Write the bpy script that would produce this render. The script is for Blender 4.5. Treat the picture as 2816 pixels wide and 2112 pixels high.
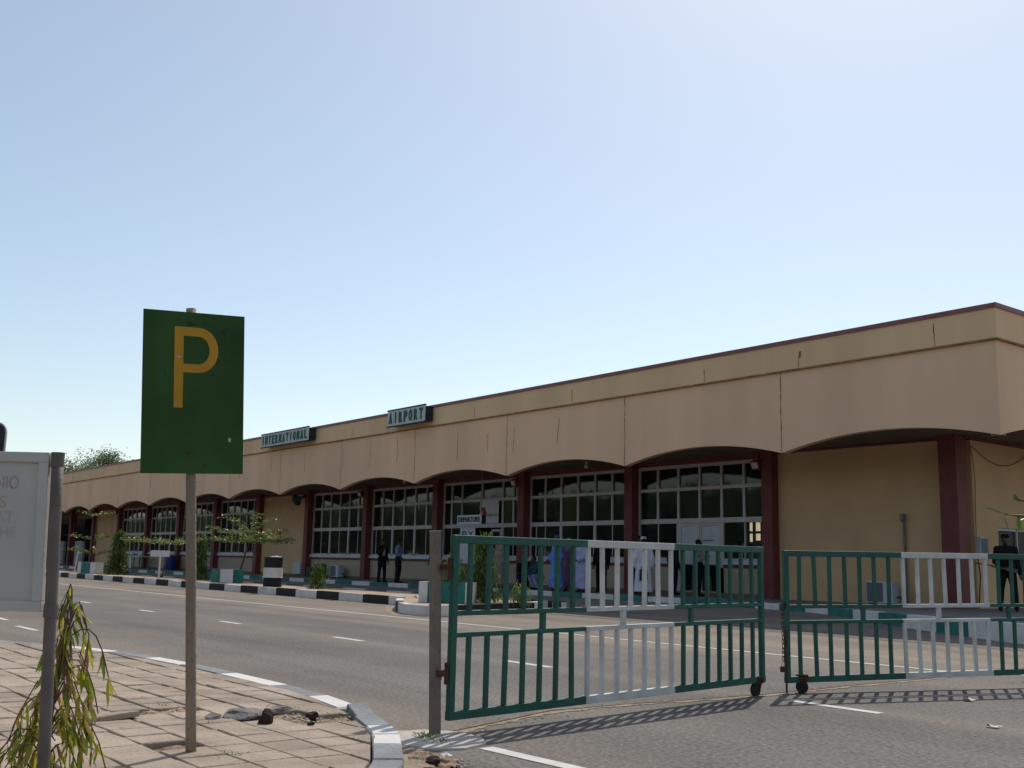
import bpy, bmesh, math, random
from mathutils import Vector, Matrix, noise
random.seed(7)
R = math.radians
for o in list(bpy.data.objects): bpy.data.objects.remove(o)
S = bpy.context.scene
C = S.collection

# ------------------------------------------------------------------ camera, sky, sun, exposure
AL, TH, RO, EYE = .6607, .1675, .0227, 1.2
F0 = Vector((-math.cos(AL), math.sin(AL), 0)); R0 = Vector((math.sin(AL), math.cos(AL), 0)); U0 = Vector((0, 0, 1))
F1 = F0*math.cos(TH)+U0*math.sin(TH); U1 = U0*math.cos(TH)-F0*math.sin(TH)
R2 = R0*math.cos(RO)+U1*math.sin(RO); U2 = U1*math.cos(RO)-R0*math.sin(RO)
cd = bpy.data.cameras.new('camera'); cam = bpy.data.objects.new('camera', cd); C.objects.link(cam)
m = Matrix((R2, U2, -F1)).transposed().to_4x4(); m.translation = (0, 0, EYE); cam.matrix_world = m
cd.sensor_width = 36; cd.lens = 37.51; cd.clip_end = 3000; cd.clip_start = .05
S.camera = cam
SUN_DIR = Vector((-.51*math.cos(R(51.5)), .86*math.cos(R(51.5)), math.sin(R(51.5)))).normalized()   # towards the sun
w = bpy.data.worlds.new('World'); S.world = w; w.use_nodes = True
nt = w.node_tree; bg = nt.nodes['Background']
sky = nt.nodes.new('ShaderNodeTexSky'); sky.sky_type = 'NISHITA'; sky.sun_disc = False
sky.sun_elevation = R(51.5); sky.sun_rotation = math.atan2(SUN_DIR.x, SUN_DIR.y)
sky.air_density = 1.0; sky.dust_density = 1.0; sky.ozone_density = 1.15; sky.altitude = 300
hz = nt.nodes.new('ShaderNodeMix'); hz.data_type = 'RGBA'; hz.blend_type = 'MULTIPLY'; hz.inputs[0].default_value = 1
nt.links.new(sky.outputs[0], hz.inputs[6]); hz.inputs[7].default_value = (1.065, 1.015, .9, 1)      # dusty dry season air
h2 = nt.nodes.new('ShaderNodeMix'); h2.data_type = 'RGBA'; h2.inputs[0].default_value = .12
nt.links.new(hz.outputs[2], h2.inputs[6]); h2.inputs[7].default_value = (6.1, 6.7, 7.5, 1)
nt.links.new(h2.outputs[2], bg.inputs[0]); bg.inputs[1].default_value = .116
sl = bpy.data.lights.new('sun', 'SUN'); sl.energy = 2.7; sl.angle = R(.5); sl.color = (1, .93, .83)
so = bpy.data.objects.new('sun', sl); C.objects.link(so); so.rotation_euler = SUN_DIR.to_track_quat('Z', 'Y').to_euler()
S.view_settings.view_transform = 'Standard'; S.view_settings.look = 'None'; S.view_settings.exposure = .3; S.view_settings.gamma = 1
S.render.engine = 'CYCLES'

# ------------------------------------------------------------------ helpers
def tag(o, label=None, cat=None, group=None, kind=None):
    if label: o['label'] = label
    if cat: o['category'] = cat
    if group: o['group'] = group
    if kind: o['kind'] = kind
    return o
def thing(name, label, cat, loc=(0, 0, 0), rz=0, group=None, rot=None):
    o = bpy.data.objects.new(name, None); C.objects.link(o); o.empty_display_size = .2
    o.location = loc; o.rotation_euler = rot or (0, 0, rz)
    return tag(o, label, cat, group)
def kids(o): return [c for c in bpy.data.objects if c.parent == o]
def copy_tree(o, parent=None):
    c = o.copy(); C.objects.link(c)
    if parent: c.parent = parent
    for ch in kids(o): copy_tree(ch, c)
    return c
class MB:
    def __init__(s): s.v = []; s.f = []; s.mi = []; s.cur = 0
    def add(s, vs, fs):
        s.st = getattr(s, 'st', [])+[(len(s.v), len(s.f))]; n = len(s.v); s.v += [tuple(p) for p in vs]; s.f += [tuple(i+n for i in f) for f in fs]; s.mi += [s.cur]*len(fs); return s
    def box(s, x0, x1, y0, y1, z0, z1):
        return s.add([(x, y, z) for z in (z0, z1) for y in (y0, y1) for x in (x0, x1)],
            [(0, 2, 3, 1), (4, 5, 7, 6), (0, 1, 5, 4), (1, 3, 7, 5), (3, 2, 6, 7), (2, 0, 4, 6)])
    def obox(s, c, a, b, d):        # centre and three half axes
        c, a, b, d = map(Vector, (c, a, b, d))
        return s.add([c+a*i+b*j+d*k for k in (-1, 1) for j in (-1, 1) for i in (-1, 1)],
            [(0, 2, 3, 1), (4, 5, 7, 6), (0, 1, 5, 4), (1, 3, 7, 5), (3, 2, 6, 7), (2, 0, 4, 6)])
    def bar(s, p, q, wx, wy, up=(0, 0, 1)):   # rectangular bar between two points
        p, q = Vector(p), Vector(q); d = q-p; u = Vector(up)
        if abs(d.normalized().dot(u)) > .99: u = Vector((0, 1, 0))
        x = d.cross(u).normalized(); y = x.cross(d).normalized()
        return s.obox((p+q)/2, x*wx/2, y*wy/2, d/2)
    def tube(s, pts, rad, n=8, cap=True):
        pts = [Vector(p) for p in pts]
        if not hasattr(rad, '__len__'): rad = [rad]*len(pts)
        vs = []; prev = None
        for i, p in enumerate(pts):
            d = (pts[min(i+1, len(pts)-1)]-pts[max(i-1, 0)]).normalized()
            if prev is None:
                u = Vector((1, 0, 0)) if abs(d.x) < .8 else Vector((0, 1, 0))
                x = d.cross(u).normalized()
            else: x = (prev-d*prev.dot(d)).normalized()
            prev = x; y = d.cross(x)
            vs += [p+x*(rad[i]*math.cos(2*math.pi*k/n))+y*(rad[i]*math.sin(2*math.pi*k/n)) for k in range(n)]
        fs = [(i*n+k, i*n+(k+1) % n, (i+1)*n+(k+1) % n, (i+1)*n+k) for i in range(len(pts)-1) for k in range(n)]
        if cap: fs += [tuple(range(n-1, -1, -1)), tuple(range((len(pts)-1)*n, len(pts)*n))]
        return s.add(vs, fs)
    def prism(s, poly, z0, z1):
        n = len(poly)
        return s.add([(p[0], p[1], z0) for p in poly]+[(p[0], p[1], z1) for p in poly],
            [tuple(range(n-1, -1, -1)), tuple(range(n, 2*n))]+[(i, (i+1) % n, n+(i+1) % n, n+i) for i in range(n)])
    def ball(s, c, r, n=8, sc=(1, 1, 1), rot=None):
        vs = []; c = Vector(c)
        for i in range(1, n):
            a = math.pi*i/n
            for k in range(2*n):
                b = math.pi*k/n
                p = Vector((math.sin(a)*math.cos(b)*sc[0], math.sin(a)*math.sin(b)*sc[1], math.cos(a)*sc[2]))*r
                vs.append(c+(rot @ p if rot else p))
        t = Vector((0, 0, sc[2]*r)); vs += [c+(rot @ t if rot else t), c-(rot @ t if rot else t)]
        m = 2*n; fs = [(i*m+k, (i+1)*m+k, (i+1)*m+(k+1) % m, i*m+(k+1) % m) for i in range(n-2) for k in range(m)]
        fs += [(len(vs)-2, k, (k+1) % m) for k in range(m)]+[(len(vs)-1, (n-2)*m+(k+1) % m, (n-2)*m+k) for k in range(m)]
        return s.add(vs, fs)
    def build(s, name, mat, parent=None, smooth=False, world=False, bevel=0, kind=None, remesh=0, merge=False):
        me = bpy.data.meshes.new(name)
        vs = s.v
        if world and parent:
            p = parent
            while p.parent: p = p.parent
            l = p.location; vs = [(a-l.x, b-l.y, c-l.z) for a, b, c in vs]
        me.from_pydata(vs, [], s.f)
        mats = mat if isinstance(mat, (list, tuple)) else [mat]
        for mm in mats: me.materials.append(mm)
        if len(mats) > 1: me.polygons.foreach_set('material_index', s.mi)
        me.update()
        o = bpy.data.objects.new(name, me); C.objects.link(o)
        if remesh:
            md = o.modifiers.new('r', 'REMESH'); md.mode = 'VOXEL'; md.voxel_size = remesh; md.use_smooth_shade = True
            m2 = o.modifiers.new('s', 'SMOOTH'); m2.iterations = 3
            dg = bpy.context.evaluated_depsgraph_get(); dg.update()
            ne = bpy.data.meshes.new_from_object(o.evaluated_get(dg)); o.modifiers.clear(); o.data = ne
            ne.name = name; ne.materials.clear()
            for mm in mats: ne.materials.append(mm)
            smooth = True
        if smooth:
            o.data.polygons.foreach_set('use_smooth', [True]*len(o.data.polygons))
        if bevel:
            b = o.modifiers.new('bevel', 'BEVEL'); b.width = bevel; b.segments = 2; b.limit_method = 'ANGLE'
        if parent: o.parent = parent
        elif kind: o['kind'] = kind
        return o
def build_each(mb, name, mt, parent, **k):
    """every primitive of mb becomes an object of its own"""
    ends = mb.st[1:]+[(len(mb.v), len(mb.f))]; out = []
    for (v0, f0), (v1, f1) in zip(mb.st, ends):
        p = MB(); p.add(mb.v[v0:v1], [tuple(i-v0 for i in f) for f in mb.f[f0:f1]]); out.append(p.build(name, mt, parent, **k))
    return out
def text_mesh(body, origin, right, up, wid, hei, depth=.01, bold=.0):
    cu = bpy.data.curves.new('t', 'FONT'); cu.body = body; cu.size = 1; cu.offset = bold; cu.extrude = .5; cu.resolution_u = 4
    o = bpy.data.objects.new('t', cu); C.objects.link(o)
    dg = bpy.context.evaluated_depsgraph_get(); dg.update()
    me = bpy.data.meshes.new_from_object(o.evaluated_get(dg))
    vs = [v.co.copy() for v in me.vertices]; fs = [tuple(p.vertices) for p in me.polygons]
    bpy.data.objects.remove(o); bpy.data.meshes.remove(me)
    x0 = min(v.x for v in vs); x1 = max(v.x for v in vs); y0 = min(v.y for v in vs); y1 = max(v.y for v in vs)
    origin, right, up = Vector(origin), Vector(right).normalized(), Vector(up).normalized(); nrm = right.cross(up)
    mb = MB(); mb.add([origin+right*((v.x-x0)/(x1-x0)*wid)+up*((v.y-y0)/(y1-y0)*hei)+nrm*((v.z+.5)*depth) for v in vs], fs)
    return mb

# ------------------------------------------------------------------ materials
def mat(name, col, rough=.8, spec=.3, var=.15, scale=3., bump=0., bscale=40., metal=0, detail=6, col2=None, streak=False, dirt=None, dirtamt=.45):
    m = bpy.data.materials.new(name); m.use_nodes = True; n = m.node_tree.nodes; l = m.node_tree.links
    b = n['Principled BSDF']; b.inputs['Roughness'].default_value = rough; b.inputs['Specular IOR Level'].default_value = spec; b.inputs['Metallic'].default_value = metal
    tc = n.new('ShaderNodeTexCoord'); mp = n.new('ShaderNodeMapping'); l.new(tc.outputs['Object'], mp.inputs[0])
    if streak: mp.inputs['Scale'].default_value = (1, 1, .12)
    t = n.new('ShaderNodeTexNoise'); t.inputs['Scale'].default_value = scale; t.inputs['Detail'].default_value = detail; l.new(mp.outputs[0], t.inputs[0])
    r = n.new('ShaderNodeValToRGB'); c2 = col2 or tuple(c*(1-var) for c in col)
    r.color_ramp.elements[0].position = .35; r.color_ramp.elements[1].position = .68
    r.color_ramp.elements[0].color = (*c2, 1); r.color_ramp.elements[1].color = (*[min(1, c*(1+var*.5)) for c in col], 1)
    l.new(t.outputs[0], r.inputs[0]); out = r.outputs[0]
    if dirt:
        t3 = n.new('ShaderNodeTexNoise'); t3.inputs['Scale'].default_value = scale*4.7; t3.inputs['Detail'].default_value = 8; t3.inputs['Roughness'].default_value = .7; l.new(tc.outputs['Object'], t3.inputs[0])
        r3 = n.new('ShaderNodeValToRGB'); r3.color_ramp.elements[0].position = 1-dirtamt; r3.color_ramp.elements[1].position = min(1, 1-dirtamt+.12); l.new(t3.outputs[0], r3.inputs[0])
        mx = n.new('ShaderNodeMix'); mx.data_type = 'RGBA'; l.new(r3.outputs[0], mx.inputs[0]); l.new(out, mx.inputs[6]); mx.inputs[7].default_value = (*dirt, 1); out = mx.outputs[2]
    l.new(out, b.inputs['Base Color'])
    if bump:
        t2 = n.new('ShaderNodeTexNoise'); t2.inputs['Scale'].default_value = bscale; t2.inputs['Detail'].default_value = 4; l.new(tc.outputs['Object'], t2.inputs[0])
        bp = n.new('ShaderNodeBump'); bp.inputs['Strength'].default_value = bump; bp.inputs['Distance'].default_value = .02; l.new(t2.outputs[0], bp.inputs['Height']); l.new(bp.outputs[0], b.inputs['Normal'])
    return m
def leafmat(name, cols, trans=.45, scale=6):
    m = bpy.data.materials.new(name); m.use_nodes = True; n = m.node_tree.nodes; l = m.node_tree.links
    b = n['Principled BSDF']; b.inputs['Roughness'].default_value = .38; b.inputs['Specular IOR Level'].default_value = .5
    g = n.new('ShaderNodeNewGeometry'); r = n.new('ShaderNodeValToRGB')
    el = r.color_ramp.elements
    while len(el) < len(cols): el.new(.5)
    for i, c in enumerate(cols): el[i].position = i/(len(cols)-1); el[i].color = (*c, 1)
    l.new(g.outputs['Random Per Island'], r.inputs[0]); l.new(r.outputs[0], b.inputs['Base Color'])
    t = n.new('ShaderNodeBsdfTranslucent'); l.new(r.outputs[0], t.inputs[0]); mx = n.new('ShaderNodeMixShader'); mx.inputs[0].default_value = trans
    o = n['Material Output']; l.new(b.outputs[0], mx.inputs[1]); l.new(t.outputs[0], mx.inputs[2]); l.new(mx.outputs[0], o.inputs[0])
    return m
def asphalt():
    m = bpy.data.materials.new('asphalt'); m.use_nodes = True; n = m.node_tree.nodes; l = m.node_tree.links; b = n['Principled BSDF']
    b.inputs['Roughness'].default_value = .85; b.inputs['Specular IOR Level'].default_value = .25
    tc = n.new('ShaderNodeTexCoord'); sx = n.new('ShaderNodeSeparateXYZ'); l.new(tc.outputs['Object'], sx.inputs[0])
    # fine aggregate
    v = n.new('ShaderNodeTexNoise'); v.inputs['Scale'].default_value = 26; v.inputs['Detail'].default_value = 5; v.inputs['Roughness'].default_value = .75; l.new(tc.outputs['Object'], v.inputs[0])
    rv = n.new('ShaderNodeValToRGB'); e = rv.color_ramp.elements; e[0].position = .36; e[1].position = .7; e[0].color = (.062, .056, .051, 1); e[1].color = (.245, .225, .205, 1); l.new(v.outputs[0], rv.inputs[0])
    # dust, laid along the wheel tracks: y ranges get more or less sand
    w1 = n.new('ShaderNodeTexNoise'); w1.inputs['Scale'].default_value = .5; w1.inputs['Detail'].default_value = 7
    mp = n.new('ShaderNodeMapping'); mp.inputs['Scale'].default_value = (.25, 1.6, 1); l.new(tc.outputs['Object'], mp.inputs[0]); l.new(mp.outputs[0], w1.inputs[0])
    ry = n.new('ShaderNodeValToRGB'); mr = n.new('ShaderNodeMapRange'); mr.inputs[1].default_value = 2; mr.inputs[2].default_value = 18; l.new(sx.outputs['Y'], mr.inputs[0]); l.new(mr.outputs[0], ry.inputs[0])
    el = ry.color_ramp.elements; vals = [(0, .7), (.15, .72), (.23, .4), (.3, .08), (.4, .36), (.5, .12), (.6, .5), (.68, .85), (.86, 1.), (1, .5)]
    while len(el) < len(vals): el.new(.5)
    for i, (p, q) in enumerate(vals): el[i].position = p; el[i].color = (q, q, q, 1)
    # camera side of the gate is greyer
    mg = n.new('ShaderNodeMapRange'); mg.inputs[1].default_value = -7.6; mg.inputs[2].default_value = -6.2; mg.inputs[3].default_value = 1; mg.inputs[4].default_value = .45; l.new(sx.outputs['X'], mg.inputs[0])
    mm = n.new('ShaderNodeMath'); mm.operation = 'MULTIPLY'; l.new(ry.outputs[0], mm.inputs[0]); l.new(mg.outputs[0], mm.inputs[1])
    ad = n.new('ShaderNodeMath'); ad.operation = 'ADD'; l.new(mm.outputs[0], ad.inputs[0])
    sb = n.new('ShaderNodeMath'); sb.operation = 'MULTIPLY_ADD'; l.new(w1.outputs[0], sb.inputs[0]); sb.inputs[1].default_value = 1.5; sb.inputs[2].default_value = -.8; l.new(sb.outputs[0], ad.inputs[1])
    ad.use_clamp = True
    mx = n.new('ShaderNodeMix'); mx.data_type = 'RGBA'; l.new(ad.outputs[0], mx.inputs[0]); l.new(rv.outputs[0], mx.inputs[6])
    rd = n.new('ShaderNodeValToRGB'); e = rd.color_ramp.elements; e[0].position = .35; e[1].position = .75; e[0].color = (.17, .138, .108, 1); e[1].color = (.345, .28, .22, 1); l.new(v.outputs[0], rd.inputs[0]); l.new(rd.outputs[0], mx.inputs[7])
    # tyre darkened lanes and stains: long soft streaks
    ms = n.new('ShaderNodeMapping'); ms.inputs['Scale'].default_value = (.05, 1.1, 1); l.new(tc.outputs['Object'], ms.inputs[0])
    ns = n.new('ShaderNodeTexNoise'); ns.inputs['Scale'].default_value = 1; ns.inputs['Detail'].default_value = 5; l.new(ms.outputs[0], ns.inputs[0])
    nb_ = n.new('ShaderNodeTexNoise'); nb_.inputs['Scale'].default_value = .35; nb_.inputs['Detail'].default_value = 8; nb_.inputs['Roughness'].default_value = .65; l.new(tc.outputs['Object'], nb_.inputs[0])
    av = n.new('ShaderNodeMath'); av.operation = 'ADD'; l.new(ns.outputs[0], av.inputs[0]); l.new(nb_.outputs[0], av.inputs[1])
    rs = n.new('ShaderNodeValToRGB'); e = rs.color_ramp.elements; e[0].position = .4; e[1].position = .6; e[0].color = (.74, .745, .76, 1); e[1].color = (1.08, 1.07, 1.05, 1)
    hv = n.new('ShaderNodeMath'); hv.operation = 'MULTIPLY'; hv.inputs[1].default_value = .5; l.new(av.outputs[0], hv.inputs[0]); l.new(hv.outputs[0], rs.inputs[0])
    ml = n.new('ShaderNodeMix'); ml.data_type = 'RGBA'; ml.blend_type = 'MULTIPLY'; ml.inputs[0].default_value = 1; l.new(mx.outputs[2], ml.inputs[6]); l.new(rs.outputs[0], ml.inputs[7]); mx = ml
    # pale chips
    vo = n.new('ShaderNodeTexVoronoi'); vo.inputs['Scale'].default_value = 9; l.new(tc.outputs['Object'], vo.inputs[0])
    ch = n.new('ShaderNodeMath'); ch.operation = 'LESS_THAN'; ch.inputs[1].default_value = .075; l.new(vo.outputs['Distance'], ch.inputs[0])
    mc = n.new('ShaderNodeMath'); mc.operation = 'MULTIPLY'; mc.inputs[1].default_value = .45; l.new(ch.outputs[0], mc.inputs[0])
    mx2 = n.new('ShaderNodeMix'); mx2.data_type = 'RGBA'; l.new(mc.outputs[0], mx2.inputs[0]); l.new(mx.outputs[2], mx2.inputs[6]); mx2.inputs[7].default_value = (.6, .55, .5, 1)
    # fine cracks
    wv = n.new('ShaderNodeTexVoronoi'); wv.feature = 'DISTANCE_TO_EDGE'; wv.inputs['Scale'].default_value = .22
    nz = n.new('ShaderNodeTexNoise'); nz.inputs['Scale'].default_value = 1.2; nz.inputs['Detail'].default_value = 6; l.new(tc.outputs['Object'], nz.inputs[0])
    va = n.new('ShaderNodeVectorMath'); va.operation = 'SCALE'; va.inputs['Scale'].default_value = 2.4; l.new(nz.outputs['Color'], va.inputs[0])
    vb = n.new('ShaderNodeVectorMath'); vb.operation = 'ADD'; l.new(tc.outputs['Object'], vb.inputs[0]); l.new(va.outputs[0], vb.inputs[1]); l.new(vb.outputs[0], wv.inputs[0])
    ck = n.new('ShaderNodeMath'); ck.operation = 'LESS_THAN'; ck.inputs[1].default_value = .0016; l.new(wv.outputs['Distance'], ck.inputs[0])
    mk = n.new('ShaderNodeMath'); mk.operation = 'MULTIPLY'; mk.inputs[1].default_value = .6; l.new(ck.outputs[0], mk.inputs[0])
    mx3 = n.new('ShaderNodeMix'); mx3.data_type = 'RGBA'; l.new(mk.outputs[0], mx3.inputs[0]); l.new(mx2.outputs[2], mx3.inputs[6]); mx3.inputs[7].default_value = (.06, .05, .045, 1)
    l.new(mx3.outputs[2], b.inputs['Base Color'])
    bp = n.new('ShaderNodeBump'); bp.inputs['Strength'].default_value = .5; bp.inputs['Distance'].default_value = .008; l.new(v.outputs[0], bp.inputs['Height']); l.new(bp.outputs[0], b.inputs['Normal'])
    return m
def glassmat(name='dark_glass', rough=.05, col=(.012, .014, .015), spec=.5):
    m = bpy.data.materials.new(name); m.use_nodes = True; b = m.node_tree.nodes['Principled BSDF']
    b.inputs['Base Color'].default_value = (*col, 1); b.inputs['Roughness'].default_value = rough; b.inputs['Specular IOR Level'].default_value = spec
    n = m.node_tree.nodes; l = m.node_tree.links; tc = n.new('ShaderNodeTexCoord'); t = n.new('ShaderNodeTexNoise'); t.inputs['Scale'].default_value = 1.3
    l.new(tc.outputs['Object'], t.inputs[0]); bp = n.new('ShaderNodeBump'); bp.inputs['Strength'].default_value = .06; bp.inputs['Distance'].default_value = .05; l.new(t.outputs[0], bp.inputs['Height']); l.new(bp.outputs[0], b.inputs['Normal'])
    return m
def emis(name, col, st):
    m = bpy.data.materials.new(name); m.use_nodes = True; b = m.node_tree.nodes['Principled BSDF']
    b.inputs['Base Color'].default_value = (*col, 1); b.inputs['Emission Color'].default_value = (*col, 1); b.inputs['Emission Strength'].default_value = st
    return m
M = {}
M['earth'] = mat('earth', (.42, .31, .21), .95, .1, .25, .8, .5, 30)
M['asphalt'] = asphalt()
M['roadpaint'] = mat('road_paint', (.62, .6, .56), .8, .2, .15, 6, .2, 60, dirt=(.3, .26, .22), dirtamt=.42)
M['white'] = mat('white_paint', (.62, .61, .58), .6, .3, .12, 5, .15, 50)
M['whitekerb'] = mat('white_kerb_paint', (.68, .65, .62), .85, .2, .12, 3, .4, 25, dirt=(.4, .33, .27), dirtamt=.3)
M['blackkerb'] = mat('black_kerb_paint', (.018, .017, .02), .75, .3, .3, 3, .4, 25, dirt=(.1, .075, .06), dirtamt=.3)
M['greenkerb'] = mat('green_kerb_paint', (.03, .17, .15), .75, .3, .3, 3, .3, 25, dirt=(.3, .28, .24), dirtamt=.38)
M['bluekerb'] = mat('grey_blue_kerb_paint', (.24, .25, .26), .85, .2, .2, 4, .5, 25, dirt=(.3, .25, .2), dirtamt=.43)
M['paver'] = mat('paver', (.38, .308, .24), .9, .2, .25, 2.4, .55, 35, col2=(.28, .222, .17), dirt=(.21, .15, .11), dirtamt=.42)
M['paverbed'] = mat('paver_bed', (.2, .11, .065), .95, .1, .3, 6, .5, 50)
M['soil'] = mat('soil', (.34, .24, .165), .97, .1, .35, 9, .9, 40, dirt=(.16, .1, .06), dirtamt=.42)
M['rubble'] = mat('rubble', (.22, .2, .19), .95, .1, .3, 9, .8, 40)
M['darkrock'] = mat('dark_rock', (.045, .03, .028), .9, .1, .4, 12, .8, 40)
M['concrete'] = mat('concrete', (.5, .46, .4), .9, .2, .2, 4, .4, 40, dirt=(.28, .22, .17), dirtamt=.42)
M['island'] = mat('island_paving', (.44, .33, .25), .95, .1, .2, 1.5, .4, 25)
M['walk'] = mat('walkway_concrete', (.2, .18, .17), .9, .2, .2, 2, .3, 25)
M['fascia'] = mat('fascia_render', (.775, .52, .34), .92, .15, .09, .6, .25, 30, streak=True)
M['upper'] = mat('upper_band_render', (.73, .51, .305), .92, .15, .1, .7, .25, 30, streak=True)
M['wall'] = mat('yellow_wall', (.62, .415, .235), .9, .15, .1, .7, .2, 30)
M['dado'] = mat('dado_wall', (.45, .37, .27), .9, .15, .1, .7, .2, 30)
M['red'] = mat('maroon_paint', (.17, .045, .042), .6, .3, .2, 2, .1, 30)
M['capred'] = mat('roof_cap_maroon', (.23, .085, .085), .5, .4, .2, 3)
M['line'] = mat('ledge_line', (.32, .19, .09), .9, .1, .3, 4)
M['crack'] = mat('crack_dark', (.17, .125, .09), .95, .05, .3, 8)
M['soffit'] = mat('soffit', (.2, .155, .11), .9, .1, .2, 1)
M['alu'] = mat('window_frame_aluminium', (.5, .47, .44), .5, .4, .12, 3)
M['sill'] = mat('sill_white', (.55, .57, .62), .6, .3, .1, 3)
M['glass'] = glassmat()
M['dimpane'] = glassmat('dull_dark_glass', .5, (.02, .022, .022), .25)  # dark and rough so the pane does not mirror the bright sky
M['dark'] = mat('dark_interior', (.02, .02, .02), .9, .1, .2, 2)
M['stonewall'] = mat('white_block_wall', (.5, .5, .48), .9, .1, .3, 5, .4, 12)
M['green'] = mat('gate_green_paint', (.01, .088, .062), .5, .35, .22, 5, .2, 60, dirt=(.05, .045, .03), dirtamt=.36)
M['gatewhite'] = mat('gate_white_paint', (.56, .55, .53), .55, .35, .16, 5, .2, 60, dirt=(.22, .12, .08), dirtamt=.355)
M['post'] = mat('gate_post_steel', (.18, .14, .11), .6, .4, .3, 4, .3, 50, dirt=(.11, .075, .05), dirtamt=.45)
M['rust'] = mat('rust', (.1, .04, .025), .9, .2, .4, 14, .6, 60)
M['signgreen'] = mat('sign_green', (.03, .078, .016), .6, .2, .3, 2.2, .1, 20, dirt=(.012, .045, .016), dirtamt=.33)
M['signorange'] = mat('sign_orange', (.5, .25, .015), .6, .3, .12, 6)
M['polepaint'] = mat('pole_wood', (.32, .25, .185), .85, .2, .35, 6, .6, 50, dirt=(.17, .13, .1), dirtamt=.45, streak=True)
M['greypole'] = mat('grey_painted_pole', (.15, .12, .1), .6, .35, .3, 5, .12, 60)
M['board'] = mat('board_white', (.5, .48, .44), .7, .3, .1, 2.5, .1, 30, dirt=(.32, .3, .27), dirtamt=.36)
M['fade'] = mat('faded_red_lettering', (.46, .33, .3), .8, .2, .2, 20)
M['fade2'] = mat('very_faded_lettering', (.46, .41, .385), .8, .2, .1, 20)
M['letters'] = mat('green_lettering', (.015, .12, .085), .6, .3, .2, 8)
M['boxwhite'] = mat('sign_box_white', (.5, .53, .53), .5, .4, .12, 4, dirt=(.25, .26, .25), dirtamt=.36)
M['boxdark'] = mat('sign_box_dark', (.02, .03, .035), .6, .3, .2, 4)
M['blackprint'] = mat('black_print', (.03, .03, .035), .7, .3, .1, 8)
M['blueprint'] = mat('blue_print', (.02, .04, .2), .7, .3, .1, 8)
M['redprint'] = mat('red_print', (.45, .02, .03), .6, .3, .1, 8)
M['ac'] = mat('ac_casing', (.5, .52, .56), .6, .3, .1, 3)
M['acdark'] = mat('ac_grille', (.16, .17, .2), .7, .2, .2, 30)
M['pipe'] = mat('pipe_grey', (.2, .19, .18), .7, .3, .2, 5)
M['soil2'] = M['soil']
M['trunk'] = mat('bark', (.17, .1, .07), .9, .1, .3, 14, .7, 40)
M['rubber'] = mat('rubber', (.025, .022, .02), .8, .3, .3, 9, .3, 50)
M['blue'] = mat('blue_plastic', (.02, .03, .22), .5, .4, .1, 3)
M['skin'] = mat('skin', (.055, .03, .02), .5, .4, .15, 8)
M['hair'] = mat('hair', (.01, .009, .009), .8, .2, .2, 30)
M['leafA'] = leafmat('weeping_leaf', [(.05, .1, .012), (.13, .2, .02), (.22, .28, .03), (.3, .31, .05), (.3, .2, .06)], .4)
M['leafY'] = leafmat('yellowing_leaf', [(.08, .13, .02), (.2, .27, .03), (.38, .42, .04), (.5, .46, .05), (.45, .32, .08), (.26, .12, .05)], .5)
M['leafS'] = leafmat('shrub_leaf', [(.02, .05, .008), (.05, .1, .015), (.1, .16, .02), (.24, .27, .04)], .35)
M['leafB'] = leafmat('dark_leaf', [(.025, .065, .01), (.055, .12, .018), (.11, .17, .025)], .4)
M['leafC'] = leafmat('glossy_leaf', [(.06, .13, .03), (.12, .22, .04), (.2, .3, .06), (.35, .2, .07)], .42)
M['leafD'] = leafmat('far_leaf', [(.08, .12, .07), (.12, .17, .09), (.17, .22, .12)], .4)
M['lens'] = mat('lamp_glass', (.6, .58, .5), .3, .5, .05, 3)
M['dayglow'] = emis('daylight_glow', (.75, .6, .4), .42)  # mild emission imitates daylight seen through the building

# ------------------------------------------------------------------ ground, road, pavement
def sheet(name, poly, z, mt, kind='structure'):
    mb = MB(); mb.add([(x, y, z) for x, y in poly], [tuple(range(len(poly)))]); return mb.build(name, mt, kind=kind)
sheet('ground', [(-900, -900), (900, -900), (900, 900), (-900, 900)], -.06, M['earth'])
sheet('road', [(-300, -40), (60, -40), (60, 27), (-300, 27)], 0, M['asphalt'])
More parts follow.
